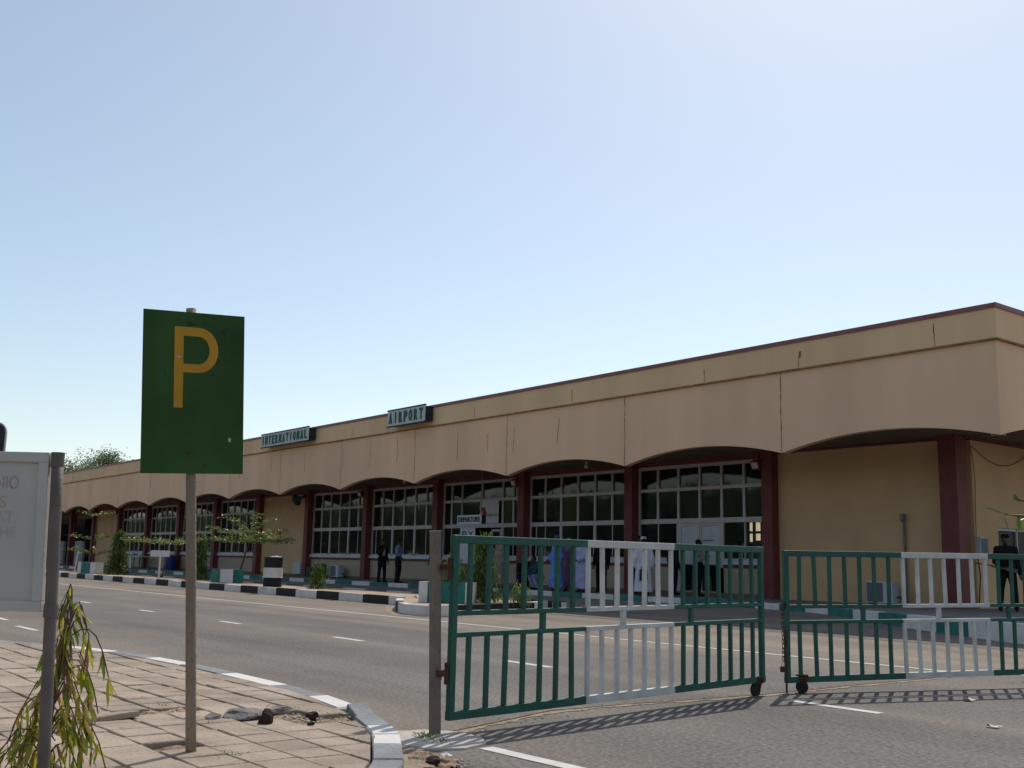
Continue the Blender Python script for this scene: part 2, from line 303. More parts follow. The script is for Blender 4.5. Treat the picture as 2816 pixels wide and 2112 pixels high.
# kerb line of the near pavement (top, outer edge)
KO = [(-40, -3.2), (-26, .2), (-19, 2.15), (-14.52, 3.32), (-13.97, 3.55), (-13.15, 3.86), (-12.3, 4.1), (-11.45, 4.24), (-10.6, 4.3), (-9.64, 4.31), (-8.54, 4.3), (-7.76, 4.25), (-7.04, 4.13), (-6.62, 4.03), (-6.18, 3.87), (-5.82, 3.71), (-5.5, 3.52), (-5.08, 3.27), (-4.8, 3.05), (-4.35, 2.45), (-4.0, 1.6), (-3.8, .5), (-3.7, -2), (-3.7, -12)]
def offset(line, d):
    out = []
    for i, p in enumerate(line):
        a = Vector(line[max(i-1, 0)]); b = Vector(line[min(i+1, len(line)-1)]); t = (b-a).normalized(); n = Vector((t.y, -t.x)); out.append((p[0]+n.x*d, p[1]+n.y*d))
    return out
KI = offset(KO, .17)
def kerb(name, outer, inner, cols, mats, h, gaps=(), jit=.004):
    mb = MB()
    rng = random.Random(3)
    for i in range(len(outer)-1):
        if i in gaps: continue
        mb.cur = cols[i]
        a, b, c, d = Vector(outer[i]), Vector(outer[i+1]), Vector(inner[i+1]), Vector(inner[i])
        g = (b-a).normalized()*.007; j = rng.uniform(-jit, jit); j2 = rng.uniform(-jit, jit)
        ctr = (a+b+c+d)/4
        A, B, Cc, D = a+g, b-g, c-g, d+g
        def ins(p): return p+(ctr-p).normalized()*.018
        h2 = h+j
        vs = [(*p, -.05) for p in (A, B, Cc, D)]+[(*p, h2-.014) for p in (A, B, Cc, D)]+[(*ins(p), h2+(j2 if q < 2 else 0)*.3) for q, p in enumerate((A, B, Cc, D))]
        fs = [(0, 1, 5, 4), (1, 2, 6, 5), (2, 3, 7, 6), (3, 0, 4, 7), (4, 5, 9, 8), (5, 6, 10, 9), (6, 7, 11, 10), (7, 4, 8, 11), (8, 9, 10, 11)]
        mb.add(vs, fs)
    return mb.build(name, mats, kind='structure')
cols = [0, 1, 0, 1, 0, 0, 1, 0, 1, 0, 1, 0, 1, 1, 0, 0, 1, 1, 1, 0, 1, 0, 1]
cols = [0, 1, 1, 1, 0, 0, 1, 0, 1, 1, 1, 0, 1, 1, 0, 0, 1, 1, 1, 0, 1, 0, 1]
# 0 white, 1 grey blue: segments follow the photographed blocks
cols = [0, 1, 0, 1, 1, 0, 1, 0, 1, 0, 1, 0, 1, 1, 0, 0, 1, 1, 1, 0, 1, 0, 1]
kerb('near_kerb', KO, KI, cols, [M['whitekerb'], M['bluekerb']], .15, gaps=(12,))
mb = MB(); mb.obox((-6.83, 4.03, .09), (.2, -.06, -.03), (.02, .07, 0), (.01, 0, .06)); mb.build('kerb_fragment', M['bluekerb'], bevel=.012); tag(bpy.data.objects['kerb_fragment'], 'sunken grey kerb piece at the broken gap in the near kerb', 'kerb piece')
# bed and pavers of the near pavement
inner = [Vector(p) for p in KI]
poly = [(p.x, p.y) for p in inner]+[(-40, -12)]
sheet('pavement_bed', poly, .085, M['paverbed'])
def inside(x, y, P=poly):
    r = False; n = len(P); j = n-1
    for i in range(n):
        xi, yi = P[i]; xj, yj = P[j]
        if (yi > y) != (yj > y) and x < (xj-xi)*(y-yi)/(yj-yi)+xi: r = not r
        j = i
    return r
def soilzone(x, y):
    # the strip of missing pavers in front of the parking sign
    a = (x+7.95)/(7.95-6.62); c = 2.35+a*1.35
    if -8.0 < x < -6.5 and abs(y-c) < .17+.07*math.sin(x*9): return True
    if -6.2 < x < -5.86 and 2.28 < y < 2.5: return True
    return False
mb = MB(); rng = random.Random(11); P = .283
def clip_poly(pl, poly_):
    # keep only the part of a small quad lying inside the pavement outline (kerb side), by clipping against nearby kerb segments
    out = pl
    for i in range(len(inner)-1):
        a, b = inner[i], inner[i+1]
        cx = sum(p[0] for p in pl)/len(pl); cy = sum(p[1] for p in pl)/len(pl)
        if (Vector((cx, cy))-(a+b)/2).length > (b-a).length/2+.35: continue
        t = (b-a).normalized(); nn = Vector((t.y, -t.x)); res = []
        for k in range(len(out)):
            p, q = Vector(out[k]), Vector(out[(k+1) % len(out)])
            dp = (p-a).dot(nn)-.012; dq = (q-a).dot(nn)-.012
            if dp >= 0: res.append((p.x, p.y))
            if dp*dq < 0: s_ = dp/(dp-dq); r_ = p+(q-p)*s_; res.append((r_.x, r_.y))
        out = res
        if len(out) < 3: return []
    return out
for iy in range(-20, 17):
    y0 = iy*P-.02; shift = rng.uniform(-.03, .03)
    gy = .011
    for ix in range(-110, -10):
        x0 = ix*P*1.0+shift
        if x0 < -30: continue
        cx, cy = x0+P/2, y0+P/2
        if soilzone(cx, cy): continue
        q = [(x0+rng.uniform(.001, .005), y0+gy+rng.uniform(-.005, .005)), (x0+P-rng.uniform(.0, .003), y0+gy+rng.uniform(-.005, .005)), (x0+P-rng.uniform(.0, .003), y0+P-rng.uniform(.003, .012)), (x0+rng.uniform(.001, .005), y0+P-rng.uniform(.003, .012))]
        ins = [inside(*p) for p in q]
        if not any(ins): continue
        q = clip_poly(q, poly)
        if len(q) < 3: continue
        n_ = len(q); z = .15+rng.uniform(-.005, .003)+.006*math.sin(x0*1.3)*math.sin(y0*2.1); sl_ = rng.uniform(-.018, .018); sm_ = rng.uniform(-.018, .018)
        mx_ = sum(p[0] for p in q)/n_; my_ = sum(p[1] for p in q)/n_
        def zz(p, d=0): return z+(p[0]-mx_)*sl_+(p[1]-my_)*sm_+d
        def sh(p, d=.007): v = Vector((mx_-p[0], my_-p[1])); L = v.length or 1; return (p[0]+v.x/L*d, p[1]+v.y/L*d)
        vs = [(*p, .09) for p in q]+[(*p, zz(p, -.006)) for p in q]+[(*sh(p), zz(p)) for p in q]
        fs = [(i, (i+1) % n_, n_+(i+1) % n_, n_+i) for i in range(n_)]+[(n_+i, n_+(i+1) % n_, 2*n_+(i+1) % n_, 2*n_+i) for i in range(n_)]+[tuple(range(2*n_, 3*n_))]
        mb.add(vs, fs)
mb.build('pavement', M['paver'], kind='structure')
# soil patch with uneven surface
def patch(name, fn, x0, x1, y0, y1, st, z, amp, mt, kind='structure'):
    mb = MB(); nx = int((x1-x0)/st)+1; ny = int((y1-y0)/st)+1; idx = {}
    for i in range(nx):
        for j in range(ny):
            x, y = x0+i*st, y0+j*st
            f = fn(x, y)
            if f is None: continue
            idx[i, j] = len(mb.v); mb.v.append((x, y, z+f+amp*noise.noise((x*7, y*7, 3))+amp*.5*noise.noise((x*19, y*19, 1))))
    for i in range(nx-1):
        for j in range(ny-1):
            k = [(i, j), (i+1, j), (i+1, j+1), (i, j+1)]
            if all(q in idx for q in k): mb.f.append(tuple(idx[q] for q in k)); mb.mi.append(0)
    return mb.build(name, mt, smooth=True, kind=kind)
patch('bare_soil', lambda x, y: 0.0 if (-8.2 < x < -6.3 and 2. < y < 4.02 and abs(y-(2.35+(x+7.95)/1.33*1.35)) < .45 and inside(x, y)) else None, -8.3, -6.3, 2., 4.1, .03, .115, .035, M['soil'])
patch('bare_soil_spot', lambda x, y: 0.0 if (x+5.92)**2+(y-2.36)**2 < .1 else None, -6.3, -5.6, 2., 2.7, .02, .118, .03, M['soil'])
patch('kerb_debris_soil', lambda x, y: -.035*max(0, (((x+5.68)/.33)**2+((y-3.86)/.14)**2)) if ((x+5.68)/.33)**2+((y-3.86)/.14)**2 < 1+.4*math.sin(x*31)*math.sin(y*27) else None, -6.2, -5., 3.6, 4.3, .015, .03, .03, M['soil'])
# painted lines
def dash(name, x0, x1, y0, y1, wd=.1, z=.004):
    t = Vector((x1-x0, y1-y0)).normalized(); n = Vector((-t.y, t.x))*wd/2; n_ = max(2, int((x1-x0)/.25)); L = []; Rr = []
    rg = random.Random(x0)
    for i in range(n_+1):
        f = i/n_; c = Vector((x0+(x1-x0)*f, y0+(y1-y0)*f)); j = rg.uniform(-.008, .008); L.append(c+n*(1+j*8)); Rr.append(c-n*(1+rg.uniform(-.06, .06)))
    return L, Rr
def lines(name, segs, z=.004):
    mb = MB()
    for s in segs:
        L, Rr = dash(name, *s); n = len(L)
        mb.add([(*p, z) for p in L]+[(*p, z) for p in Rr], [(n+i, n+i+1, i+1, i) for i in range(n-1)])
    return mb.build(name, M['roadpaint'], kind='structure')
lines('road_edge_line', [(-120, -7.2, 12.95, 12.8, .11), (-7.0, 8, 13.3, 13.3, .11)])
lines('lane_marking', [(-6.5-4.42*i-.02*i*i, -5.55-4.42*i-.02*i*i, 8.45+.03*i, 8.43+.03*i, .12) for i in range(0, 12)]+[(-2.1, -1.15, 8.45, 8.45, .12)])
lines('turn_lane_marking', [(-22.3, -21.15, 5.05, 5.0, .1), (-19.45, -18.2, 4.76, 4.76, .1), (-26, -24.8, 5.2, 5.2, .1)])
lines('near_edge_line', [(-5.88, 8, 4.42, 4.9, .12)])
# dusty joint in the road under the gates
mb = MB(); J = [(-6.55, 4.6), (-6.78, 5.25), (-7.05, 5.96), (-7.06, 6.77), (-7.0, 7.6), (-6.95, 8.6), (-6.97, 9.3), (-7.04, 10.1), (-7.06, 11.9), (-7.18, 13.2), (-7.3, 16)]
JJ = []
for i in range(len(J)-1):
    for k in range(8):
        f = k/8; JJ.append((J[i][0]*(1-f)+J[i+1][0]*f, J[i][1]*(1-f)+J[i+1][1]*f))
def ribbon(pts, wf, z, name, mt):
    mb = MB(); n = len(pts)
    for i, (x, y) in enumerate(pts): a, b = wf(i); mb.v += [(x-a, y, z), (x+b, y, z)]
    mb.f = [(2*i, 2*i+1, 2*i+3, 2*i+2) for i in range(n-1)]; mb.mi = [0]*(n-1)
    return mb.build(name, mt, kind='structure')
rg = random.Random(5)
M['roaddust'] = mat('road_dust', (.36, .29, .22), .95, .1, .25, 7, .5, 40, dirt=(.17, .14, .115), dirtamt=.5)
ribbon(JJ, lambda i: (.02+rg.random()*.04, .04+rg.random()*.08), .004, 'road_joint_dust', M['roaddust'])
ribbon(JJ, lambda i: (.012+rg.random()*.012, .004+rg.random()*.012), .008, 'road_joint_crack', M['crack'])
# sand drifted against the kerbs
def drift(name, line, d0, d1, seed, z=.006):
    rg = random.Random(seed); pts = []
    for i in range(len(line)-1):
        a, b = Vector(line[i]), Vector(line[i+1]); n = max(1, int((b-a).length/.12))
        for k in range(n): pts.append(a.lerp(b, k/n))
    mb = MB(); w_ = (d0+d1)/2; vs = []
    for i, p in enumerate(pts):
        t = (pts[min(i+1, len(pts)-1)]-pts[max(i-1, 0)]).normalized(); nn = Vector((-t.y, t.x)); w_ = max(d0, min(d1, w_+rg.gauss(0, .022)))
        wv = w_*(.75+.5*noise.noise((i*.11, seed, 0)))+rg.uniform(-.012, .012); vs += [(*(p-nn*.03), z+.012), (*(p+nn*wv), .0045)]
    mb.add(vs, [(2*i, 2*i+1, 2*i+3, 2*i+2) for i in range(len(pts)-1)]); return mb.build(name, M['roaddust'], kind='structure')
drift('kerb_sand', KO[3:21], .05, .3, 4)
# concrete pad of the gate post
mb = MB(); pd = [(-6.72, 4.2), (-6.66, 4.45), (-6.45, 4.62), (-6.2, 4.62), (-5.98, 4.5), (-5.88, 4.25), (-5.98, 4.03), (-6.2, 3.97), (-6.5, 4.03)]
mb.prism(pd, -.03, .016); mb.build('gate_post_pad', M['concrete'], bevel=.006, kind='structure')

# the road rises gently towards the building
mb = MB(); ny = 24; xs = [-300, -130]+list(range(-126, 62, 4))
def rz_(y): t = max(0, min(1, (y-18.9)/3.2)); return .004+.205*t*t*(3-2*t)
for j in range(ny+1):
    y_ = 17.5+9.5*j/ny
    for x_ in xs: mb.v.append((x_, y_, rz_(y_)))
nx = len(xs); mb.f = [(j*nx+i, j*nx+i+1, (j+1)*nx+i+1, (j+1)*nx+i) for j in range(ny) for i in range(nx-1)]; mb.mi = [0]*len(mb.f)
mb.build('inner_road', M['asphalt'], smooth=True, kind='structure')
# traffic island
IH = .25
isl = [(-130, 16.7), (-60, 16.67), (-25.55, 16.22), (-23.14, 14.61), (-21.25, 13.7), (-20.53, 13.76), (-20.36, 14.14), (-21.06, 15.72), (-21.6, 17.6), (-22.4, 18.65), (-24, 18.78), (-130, 19.48)]
mb = MB(); mb.prism([(x, y) for x, y in isl], -.02, IH-.015); mb.build('traffic_island', M['island'], kind='structure')
fr = []; colr = []; x = -42.2-1.46*20; i = 0
y = lambda x: 16.55-.45*max(0, (x+60)/34.4)
while x < -25.8: fr.append((x, y(x))); colr.append(i % 2); x += 1.46; i += 1
nfr = len(fr)
fr += [(-25.6, 16.1), (-24.4, 15.3), (-23.2, 14.5), (-22.2, 13.95), (-21.25, 13.55), (-20.45, 13.62), (-20.22, 14.1), (-20.95, 15.7), (-21.5, 17.6), (-22.4, 18.8)]
colr += [1, 0, 1, 0, 0, 0, 1, 1, 0, 1]
colr = [1-c for c in colr[:nfr]]+colr[nfr:]
colr = colr[:len(fr)-1]
drift('island_kerb_sand', [(a, b) for a, b in reversed(fr)], .08, .5, 6)
# fr runs with the island on its left
kerb('traffic_island_kerb', fr, offset(fr, -.18), colr, [M['whitekerb'], M['blackkerb']], IH, jit=.012)
bk = [(-130+1.5*i, 19.62-.007*i) for i in range(0, 73)]+[(-22.4, 18.95)]
kerb('traffic_island_back_kerb', bk, offset(bk, .16), [i % 2 for i in range(len(bk)-1)], [M['whitekerb'], M['blackkerb']], IH, jit=.01)
# walkway along the building and round its corner
WH = .36
wk = [(-130, 22.9), (-20.5, 22.9), (-18.6, 22.75), (-16.6, 22.2), (-14.6, 21.25), (-12.7, 20.35), (-11, 19.7), (-9.6, 19.1), (-8, 18.9), (0, 19.6), (6, 22), (6, 60), (-130, 60)]
mb = MB(); mb.prism(wk, -.02, WH-.01); mb.build('walkway', M['walk'], kind='structure')
a_ = []; x = -130.
ws = [(-18.6, 22.72), (-16.6, 22.17), (-14.6, 21.22), (-12.7, 20.32), (-11, 19.67), (-9.6, 19.07), (-8, 18.87)]
a_ = [(-130+1.45*i, 22.87) for i in range(0, 76)]
pts = []
for i in range(len(ws)-1):
    d = (Vector(ws[i+1])-Vector(ws[i])).length; k = max(1, round(d/1.05))
    for j in range(k): pts.append(tuple(Vector(ws[i]).lerp(Vector(ws[i+1]), j/k)))
a_ = [p for p in a_ if p[0] < -19.6]+pts+[ws[-1], (-6.5, 18.95), (-5, 19.1)]
kerb('walkway_kerb', a_, offset(a_, -.2), [(i % 2) for i in range(len(a_)-1)], [M['whitekerb'], M['greenkerb']], WH+.004, jit=.004)
ib = [(-17.4, 23.3), (-15.8, 23.25), (-14.2, 23.4), (-12.6, 23.8), (-11.2, 24.6), (-10, 25.8)]

# ------------------------------------------------------------------ airport terminal
BW = 6.006; CX = -14.877; FX = -11.936; NB = 17
YF = 23.11; YW = 26.45; XW = CX+.25; BACK = 52.; XF = FX
X_END = CX-NB*BW
TB = thing('terminal_building', 'long low cream terminal building with a scalloped arch canopy and maroon columns', 'building', (CX, YW, 0))
def wb(mb, name, mt, parent=None, **k): return mb.build(name, mt, parent or TB, world=True, **k)
ZC, ZA, ZS, ZL, ZR, ZT = 4.29, 4.67, 4.80, 6.48, 7.2, 7.31
# fascia with arched lower edge, front and right side, as solid wall
def arch_panel(mb, p0, d, nrm, n, L, thick):
    """panels of width L from p0 along d (unit), top ZL, arched bottom; nrm points outward"""
    K = 20
    p0, d, nrm = Vector(p0), Vector(d), Vector(nrm)
    h = ZA-ZC; r = (L*L/4+h*h)/(2*h)
    for b in range(n):
        prof = []
        for k in range(K+1):
            s = k/K*L; zz = ZC+(math.sqrt(max(0, r*r-(s-L/2)**2))-(r-h)); prof.append((s+b*L, zz))
        F = [p0+d*s for s, z_ in prof]
        vs = []
        for (s, z_), p in zip(prof, F):
            for q in (0, -thick):
                vs.append((*(p+nrm*q), z_)); vs.append((*(p+nrm*q), ZL))
        fs = []
        for k in range(K):
            a = 4*k; c = a+4
            fs += [(a, c, c+1, a+1), (a+2, a+3, c+3, c+2), (a, a+2, c+2, c), (a+1, c+1, c+3, a+3)]
        vs = [(v[0], v[1], v[-1]) for v in vs]
        mb.add(vs, fs)
mb = MB()
arch_panel(mb, (XF, YF), (-1, 0), (0, -1), NB, BW, .22)
arch_panel(mb, (XF, YF), (0, 1), (1, 0), 5, BW, .22)
wb(mb, 'fascia', M['fascia'])
XL = XF-NB*BW; YB = YF+5*BW
mb = MB()   # upper band, proud of the fascia
mb.box(XL, XF+.05, YF-.05, YF+.25, ZL+.02, ZR); mb.box(XF-.25, XF+.05, YF+.25, YB, ZL+.02, ZR)
wb(mb, 'upper_band', M['upper'])
mb = MB(); mb.box(XL, XF+.075, YF-.075, YF+.1, ZL-.02, ZL+.02); mb.box(XF-.1, XF+.075, YF+.1, YB, ZL-.02, ZL+.02)
wb(mb, 'ledge', M['line'])
mb = MB(); mb.box(XL, XF+.085, YF-.085, YF+.4, ZR, ZT); mb.box(XF-.4, XF+.085, YF+.4, YB, ZR, ZT); wb(mb, 'roof_edge_trim', M['capred'])
mb = MB(); mb.box(XL, XF-.4, YF+.4, YB, ZR-.3, ZR-.06); mb.box(XL, XL+.3, YF+.4, YB, ZC, ZR-.3)
wb(mb, 'roof', M['concrete'])
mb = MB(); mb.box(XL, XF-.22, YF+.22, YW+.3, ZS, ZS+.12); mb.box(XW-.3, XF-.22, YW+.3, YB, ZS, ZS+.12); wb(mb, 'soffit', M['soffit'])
# joints and stains on the fascia: thin real grooves laid 3 mm proud as sealant strips
mb = MB(); rg = random.Random(2)
def wig(mb, x, z0, z1, wd=.022, Y=YF, sl=0):
    n = max(3, int((z1-z0)/.09)); y = Y-.004
    L = [(x+sl*(k/n)+rg.uniform(-.012, .012), z0+(z1-z0)*k/n, wd*rg.uniform(.3, 1)) for k in range(n+1)]
    mb.add([(a-w_/2, y, z_) for a, z_, w_ in L]+[(a+w_/2, y, z_) for a, z_, w_ in L], [(k, n+1+k, n+2+k, k+1) for k in range(n)])
for i in range(1, NB): wig(mb, XF-i*BW, ZC+.02, ZL-.02, .034 if i < 5 else .028)
for x, z0, z1, sl in [(-29.6, 5.1, 6.0, .1), (-33.0, 4.95, 6.1, .0), (-31.1, 5.2, 5.9, 0), (-27.2, 5.2, 6.1, .1), (-37.3, 5.2, 6.2, 0), (-39.5, 5.2, 6.2, .1), (-41.8, 5.3, 6.1, 0), (-45.4, 5.2, 6.2, -.15), (-49, 5.4, 6.2, 0), (-52.8, 5.3, 6.2, .2), (-62, 5.3, 6.1, 0), (-66, 5.2, 6.2, .1)]:
    wig(mb, x, z0, z1, .03, sl=sl)
for x in (-13.4, -17.3, -20.6, -26.4, -31.9, -38, -41, -47, -52, -60): wig(mb, x, ZL+.05, ZL+rg.uniform(.3, .66), .03, Y=YF-.05)
build_each(mb, 'joint_crack', M['crack'], TB, world=True)
mb = MB(); mb.obox((-17.25, YF-.056, 6.86), (.035, 0, 0), (0, .002, 0), (.015, 0, .09)); wb(mb, 'spalled_patch', M['crack'])
# walls
BLANK = {0, 6, 11}; OPEN = {12, 13, 14, 15, 16}
mb = MB()
def colx(n): return CX-n*BW
for b in BLANK: mb.box(colx(b+1), colx(b), YW, YW+.25, WH-.02, ZS)
mb.box(XW-.25, XW, YW+.25, 27.9, WH-.02, ZS); mb.box(XW-.25, XW, 27.9, 30.6, WH-.02, 1.25); mb.box(XW-.25, XW, 27.9, 30.6, 2.46, ZS); mb.box(XW-.25, XW, 30.6, BACK, WH-.02, ZS)
mb.box(X_END, XW, BACK-.2, BACK, WH-.02, ZS)
wb(mb, 'wall', M['wall'])
mb = MB()
for b in range(12):
    if b in BLANK: continue
    x0, x1 = colx(b+1), colx(b)
    if b in (1, 3):
        a, c = (-24.93, -23.17) if b == 1 else (-37.64, -34.72)
        mb.box(x0, a, YW, YW+.2, WH-.02, 1.24); mb.box(c, x1, YW, YW+.2, WH-.02, 1.24)
    else: mb.box(x0, x1, YW, YW+.2, WH-.02, 1.24)
build_each(mb, 'low_wall', M['dado'], TB, world=True)
mb = MB(); mb.box(XW-.2, colx(0), YW-.03, YW, WH-.02, WH+.12)
for b in range(12): mb.box(colx(b+1)+.2, colx(b)-.2, YW-.02, YW, WH-.02, WH+.1) if b else None
build_each(mb, 'skirting', M['soffit'], TB, world=True)
mb = MB()   # red beam and band
mb.box(colx(12), colx(1), YW-.06, YW+.14, 4.62, ZS); mb.box(colx(1), XW+.04, YW-.04, YW+.14, 4.72, ZS); mb.box(XW-.1, XW+.06, YW+.14, BACK, 4.7, ZS)
mb.box(X_END, colx(12), YW-.06, YW+.2, 4.45, ZS)
build_each(mb, 'beam', M['red'], TB, world=True)
mb = MB(); mb.box(XW-.25+.02, XW-.27, YW, BACK, WH, ZS)
# dark interior shell so the window openings look into a dim hall
mb = MB(); mb.box(colx(12), XW-.3, YW+3.2, YW+3.3, WH, ZS); wb(mb, 'interior_wall', M['dark'])
mb = MB(); mb.box(X_END, colx(12), YW+7, YW+7.1, 0, ZS); mb.box(X_END-.1, X_END, YW-3, BACK, 0, ZS); build_each(mb, 'passage_back_wall', M['dark'], TB, world=True)
mb = MB()
for x0, x1 in ((colx(12)-1.6, colx(12)-5.2), (colx(13)-1.2, colx(13)-5.5), (colx(14)-.8, colx(14)-5.5)): mb.box(min(x0, x1), max(x0, x1), YW+1.2, YW+1.4, WH-.02, 2.35)
build_each(mb, 'screen_wall', M['stonewall'], TB, world=True)
# columns
for n in range(0, NB+1):
    mb = MB(); c = colx(n)
    if n == 0: mb.box(c-.25, c+.25, YW-.5, YW, WH-.02, ZS)
    else: mb.box(c-.2, c+.2, YW-.33, YW-.001 if n <= 12 else YW+.15, WH-.02, ZS)
    o = wb(mb, 'column', M['red'], bevel=.012)
mb = MB()
for n in (1, 2, 4, 8, 3): mb.obox((colx(n)+.05, YW-.55, 4.42), (.14, 0, 0), (0, .2, 0), (0, .05, .14))
# windows
def window(b):
    x0, x1 = colx(b+1)+.2, colx(b)-.2; w_ = x1-x0
    fr_ = MB(); y0, y1 = YW-.0, YW+.1
    zt, z1a, z1b, z2a, z2b, z0 = 4.62, 3.86, 3.75, 2.83, 2.67, 1.54
    fx = [0, .163, .331, .5, .667, .83, 1] if b != 3 else [0, .11, .245, .5, .755, .88, 1]
    P_ = [x0+w_*f for f in fx]
    def fb(a, b_, c, d, o=0): fr_.box(a, b_, y0-o, y1, c, d)
    fb(x0, x1, zt-.11, zt); fb(x0, x0+.07, z0-.06, zt-.11); fb(x1-.07, x1, z0-.06, zt-.11)
    for i in range(1, 6): fb(P_[i]-.042, P_[i]+.042, z1a, zt-.11); fb(P_[i]-.042, P_[i]+.042, z2a, z1b)
    fb(x0+.07, x1-.07, z1b, z1a, .01); fb(x0+.07, x1-.07, z2b, z2a, .012)
    gl = MB()
    gl.box(x0+.03, x1-.03, y1-.045, y1-.03, z2b+.02, zt-.05)
    lit = None
    door = b in (1, 3)
    if not door:
        for i in (2, 4): fb(P_[i]-.06, P_[i]+.06, z0-.06, z2b)
        for i in (1, 3, 5): fr_.box(P_[i]-.016, P_[i]+.016, y0+.03, y1, z0-.06, z2b)
        if b in (2, 4): fr_.box(x0+.35, x0+.39, y0+.03, y1, z0-.06, z2b)
        fb(x0+.07, x1-.07, z0-.06, z0)
        gl.box(x0+.03, x1-.03, y1-.045, y1-.03, z0-.03, z2b-.02)
        segs = [(x0, x1)]
    else:
        fb(P_[2]-.07, P_[2]+.07, WH, z2b); fb(P_[4]-.07, P_[4]+.07, WH, z2b)
        fr_.box(P_[1]-.02, P_[1]+.02, y0+.03, y1, z0-.06, z2b); fr_.box(P_[5]-.02, P_[5]+.02, y0+.03, y1, z0-.06, z2b)
        fb(x0+.07, P_[2]-.07, z0-.06, z0); fb(P_[4]+.07, x1-.07, z0-.06, z0)
        gl.box(x0+.03, P_[2]-.05, y1-.045, y1-.03, z0-.03, z2b-.02)
        if b == 3: gl.box(P_[4]+.05, x1-.03, y1-.045, y1-.03, z0-.03, z2b-.02)
        else:
            gl.box(P_[4]+.05, P_[5]+.02, y1-.045, y1-.03, z0-.03, z2b-.02)
        segs = [(x0, P_[2]-.07), (P_[4]+.07, x1)]
    f = wb(fr_, 'window', M['alu'])
    build_each(gl, 'pane', M['glass'], f, world=True)
    sm_ = MB(); rm = MB()
    for a, c in segs: sm_.box(a, c, YW-.1, YW+.1, 1.345, z0-.06); rm.box(a, c, YW-.03, YW+.1, 1.24, 1.345)
    build_each(sm_, 'sill', M['sill'], f, world=True); build_each(rm, 'band', M['red'], f, world=True)
    if b == 1:
        # glowing panel close behind the grille stands in for daylight seen through the hall
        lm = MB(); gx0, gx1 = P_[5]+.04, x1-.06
        lm.box(gx0, gx1, YW+.16, YW+.18, 2.05, 2.66); wb(lm, 'daylight_glow_panel', M['dayglow'], f)
        bm_ = MB(); W3 = (gx1-gx0)
        for t in (.02, .3, .66, .98): bm_.box(gx0+W3*t-.045, gx0+W3*t+.045, YW+.1, YW+.15, 1.5, 2.67)
        for zz in (2.36, 2.03): bm_.box(gx0, gx1, YW+.09, YW+.155, zz-.045, zz+.03)
        bm_.box(gx0+W3*.3, gx1, YW+.08, YW+.152, 1.5, 2.1); bm_.box(gx0, gx1, YW+.06, YW+.15, 1.5, 1.9); wb(bm_, 'grille', M['boxdark'], f)
    return f, P_
for b in range(1, 11):
    if b in BLANK: continue
    f, P_ = window(b)
    if b in (1, 3): (Pw1, Pw3) = (P_, None) if b == 1 else (Pw1, P_)
# door of bay 1: two leaves, pale notices in the upper half
dp = MB(); x0, x1 = Pw1[2]+.07, Pw1[4]-.07; xm = Pw1[3]
for a, c in ((x0, xm-.01), (xm+.01, x1)):
    dp.box(a, a+.07, YW-.01, YW+.07, WH, 2.66); dp.box(c-.07, c, YW-.01, YW+.07, WH, 2.66)
    dp.box(a+.07, c-.07, YW-.01, YW+.07, 2.58, 2.66); dp.box(a+.07, c-.07, YW-.01, YW+.07, WH, WH+.13); dp.box(a+.07, c-.07, YW-.01, YW+.07, 1.33, 1.42)
dr = wb(dp, 'door', M['alu'])
dg_ = MB(); dg_.box(x0+.05, x1-.05, YW+.03, YW+.045, WH+.1, 1.35); wb(dg_, 'pane', M['glass'], dr)
pp = MB(); pp.box(x0+.07, xm-.08, YW+.015, YW+.025, 1.42, 2.57); pp.box(xm+.08, x1-.07, YW+.015, YW+.025, 1.42, 2.57); build_each(pp, 'notice_panel', M['ac'], dr, world=True)
hh = MB(); hh.box(xm-.06, xm-.03, YW-.06, YW-.04, 1.2, 1.5); hh.box(xm-.06, xm-.03, YW-.05, YW, 1.22, 1.25); hh.box(xm-.06, xm-.03, YW-.05, YW, 1.45, 1.48); wb(hh, 'handle', M['ac'], dr)
tx = text_mesh('NO SMOKING', (xm+.14, YW+.008, 2.08), (1, 0, 0), (0, 0, 1), .45, .05, .004); wb(tx, 'lettering', M['blackprint'], dr)
# door of bay 3
dp = MB(); x0, x1 = Pw3[2]+.07, Pw3[4]-.07; xm = (x0+x1)/2
for a, c in ((x0, x0+.8), (x1-.62, x1)):
    dp.box(a, a+.07, YW-.01, YW+.07, WH, 2.6); dp.box(c-.07, c, YW-.01, YW+.07, WH, 2.6); dp.box(a+.07, c-.07, YW-.01, YW+.07, 2.5, 2.6); dp.box(a+.07, c-.07, YW-.01, YW+.07, WH, WH+.13)
dr = wb(dp, 'door', M['alu'])
g = MB(); g.box(x0+.05, x0+.75, YW+.03, YW+.045, WH+.1, 2.52); g.box(x1-.57, x1-.05, YW+.03, YW+.045, WH+.1, 2.52); build_each(g, 'pane', M['glass'], dr, world=True)
# end wall window
mb = MB(); Y0, Y1 = 27.9, 30.6
for a, c in ((Y0, Y0+.07), (Y1-.07, Y1), (29.0, 29.05)): mb.box(XW-.16, XW-.06, a, c, 1.25, 2.46)
mb.box(XW-.16, XW-.06, Y0+.07, Y1-.07, 2.39, 2.46); mb.box(XW-.16, XW-.06, Y0+.07, Y1-.07, 1.25, 1.32)
f = wb(mb, 'window', M['alu'])
mb = MB(); mb.box(XW-.13, XW-.11, Y0+.03, Y1-.03, 1.28, 2.43); wb(mb, 'pane', M['dimpane'], f)
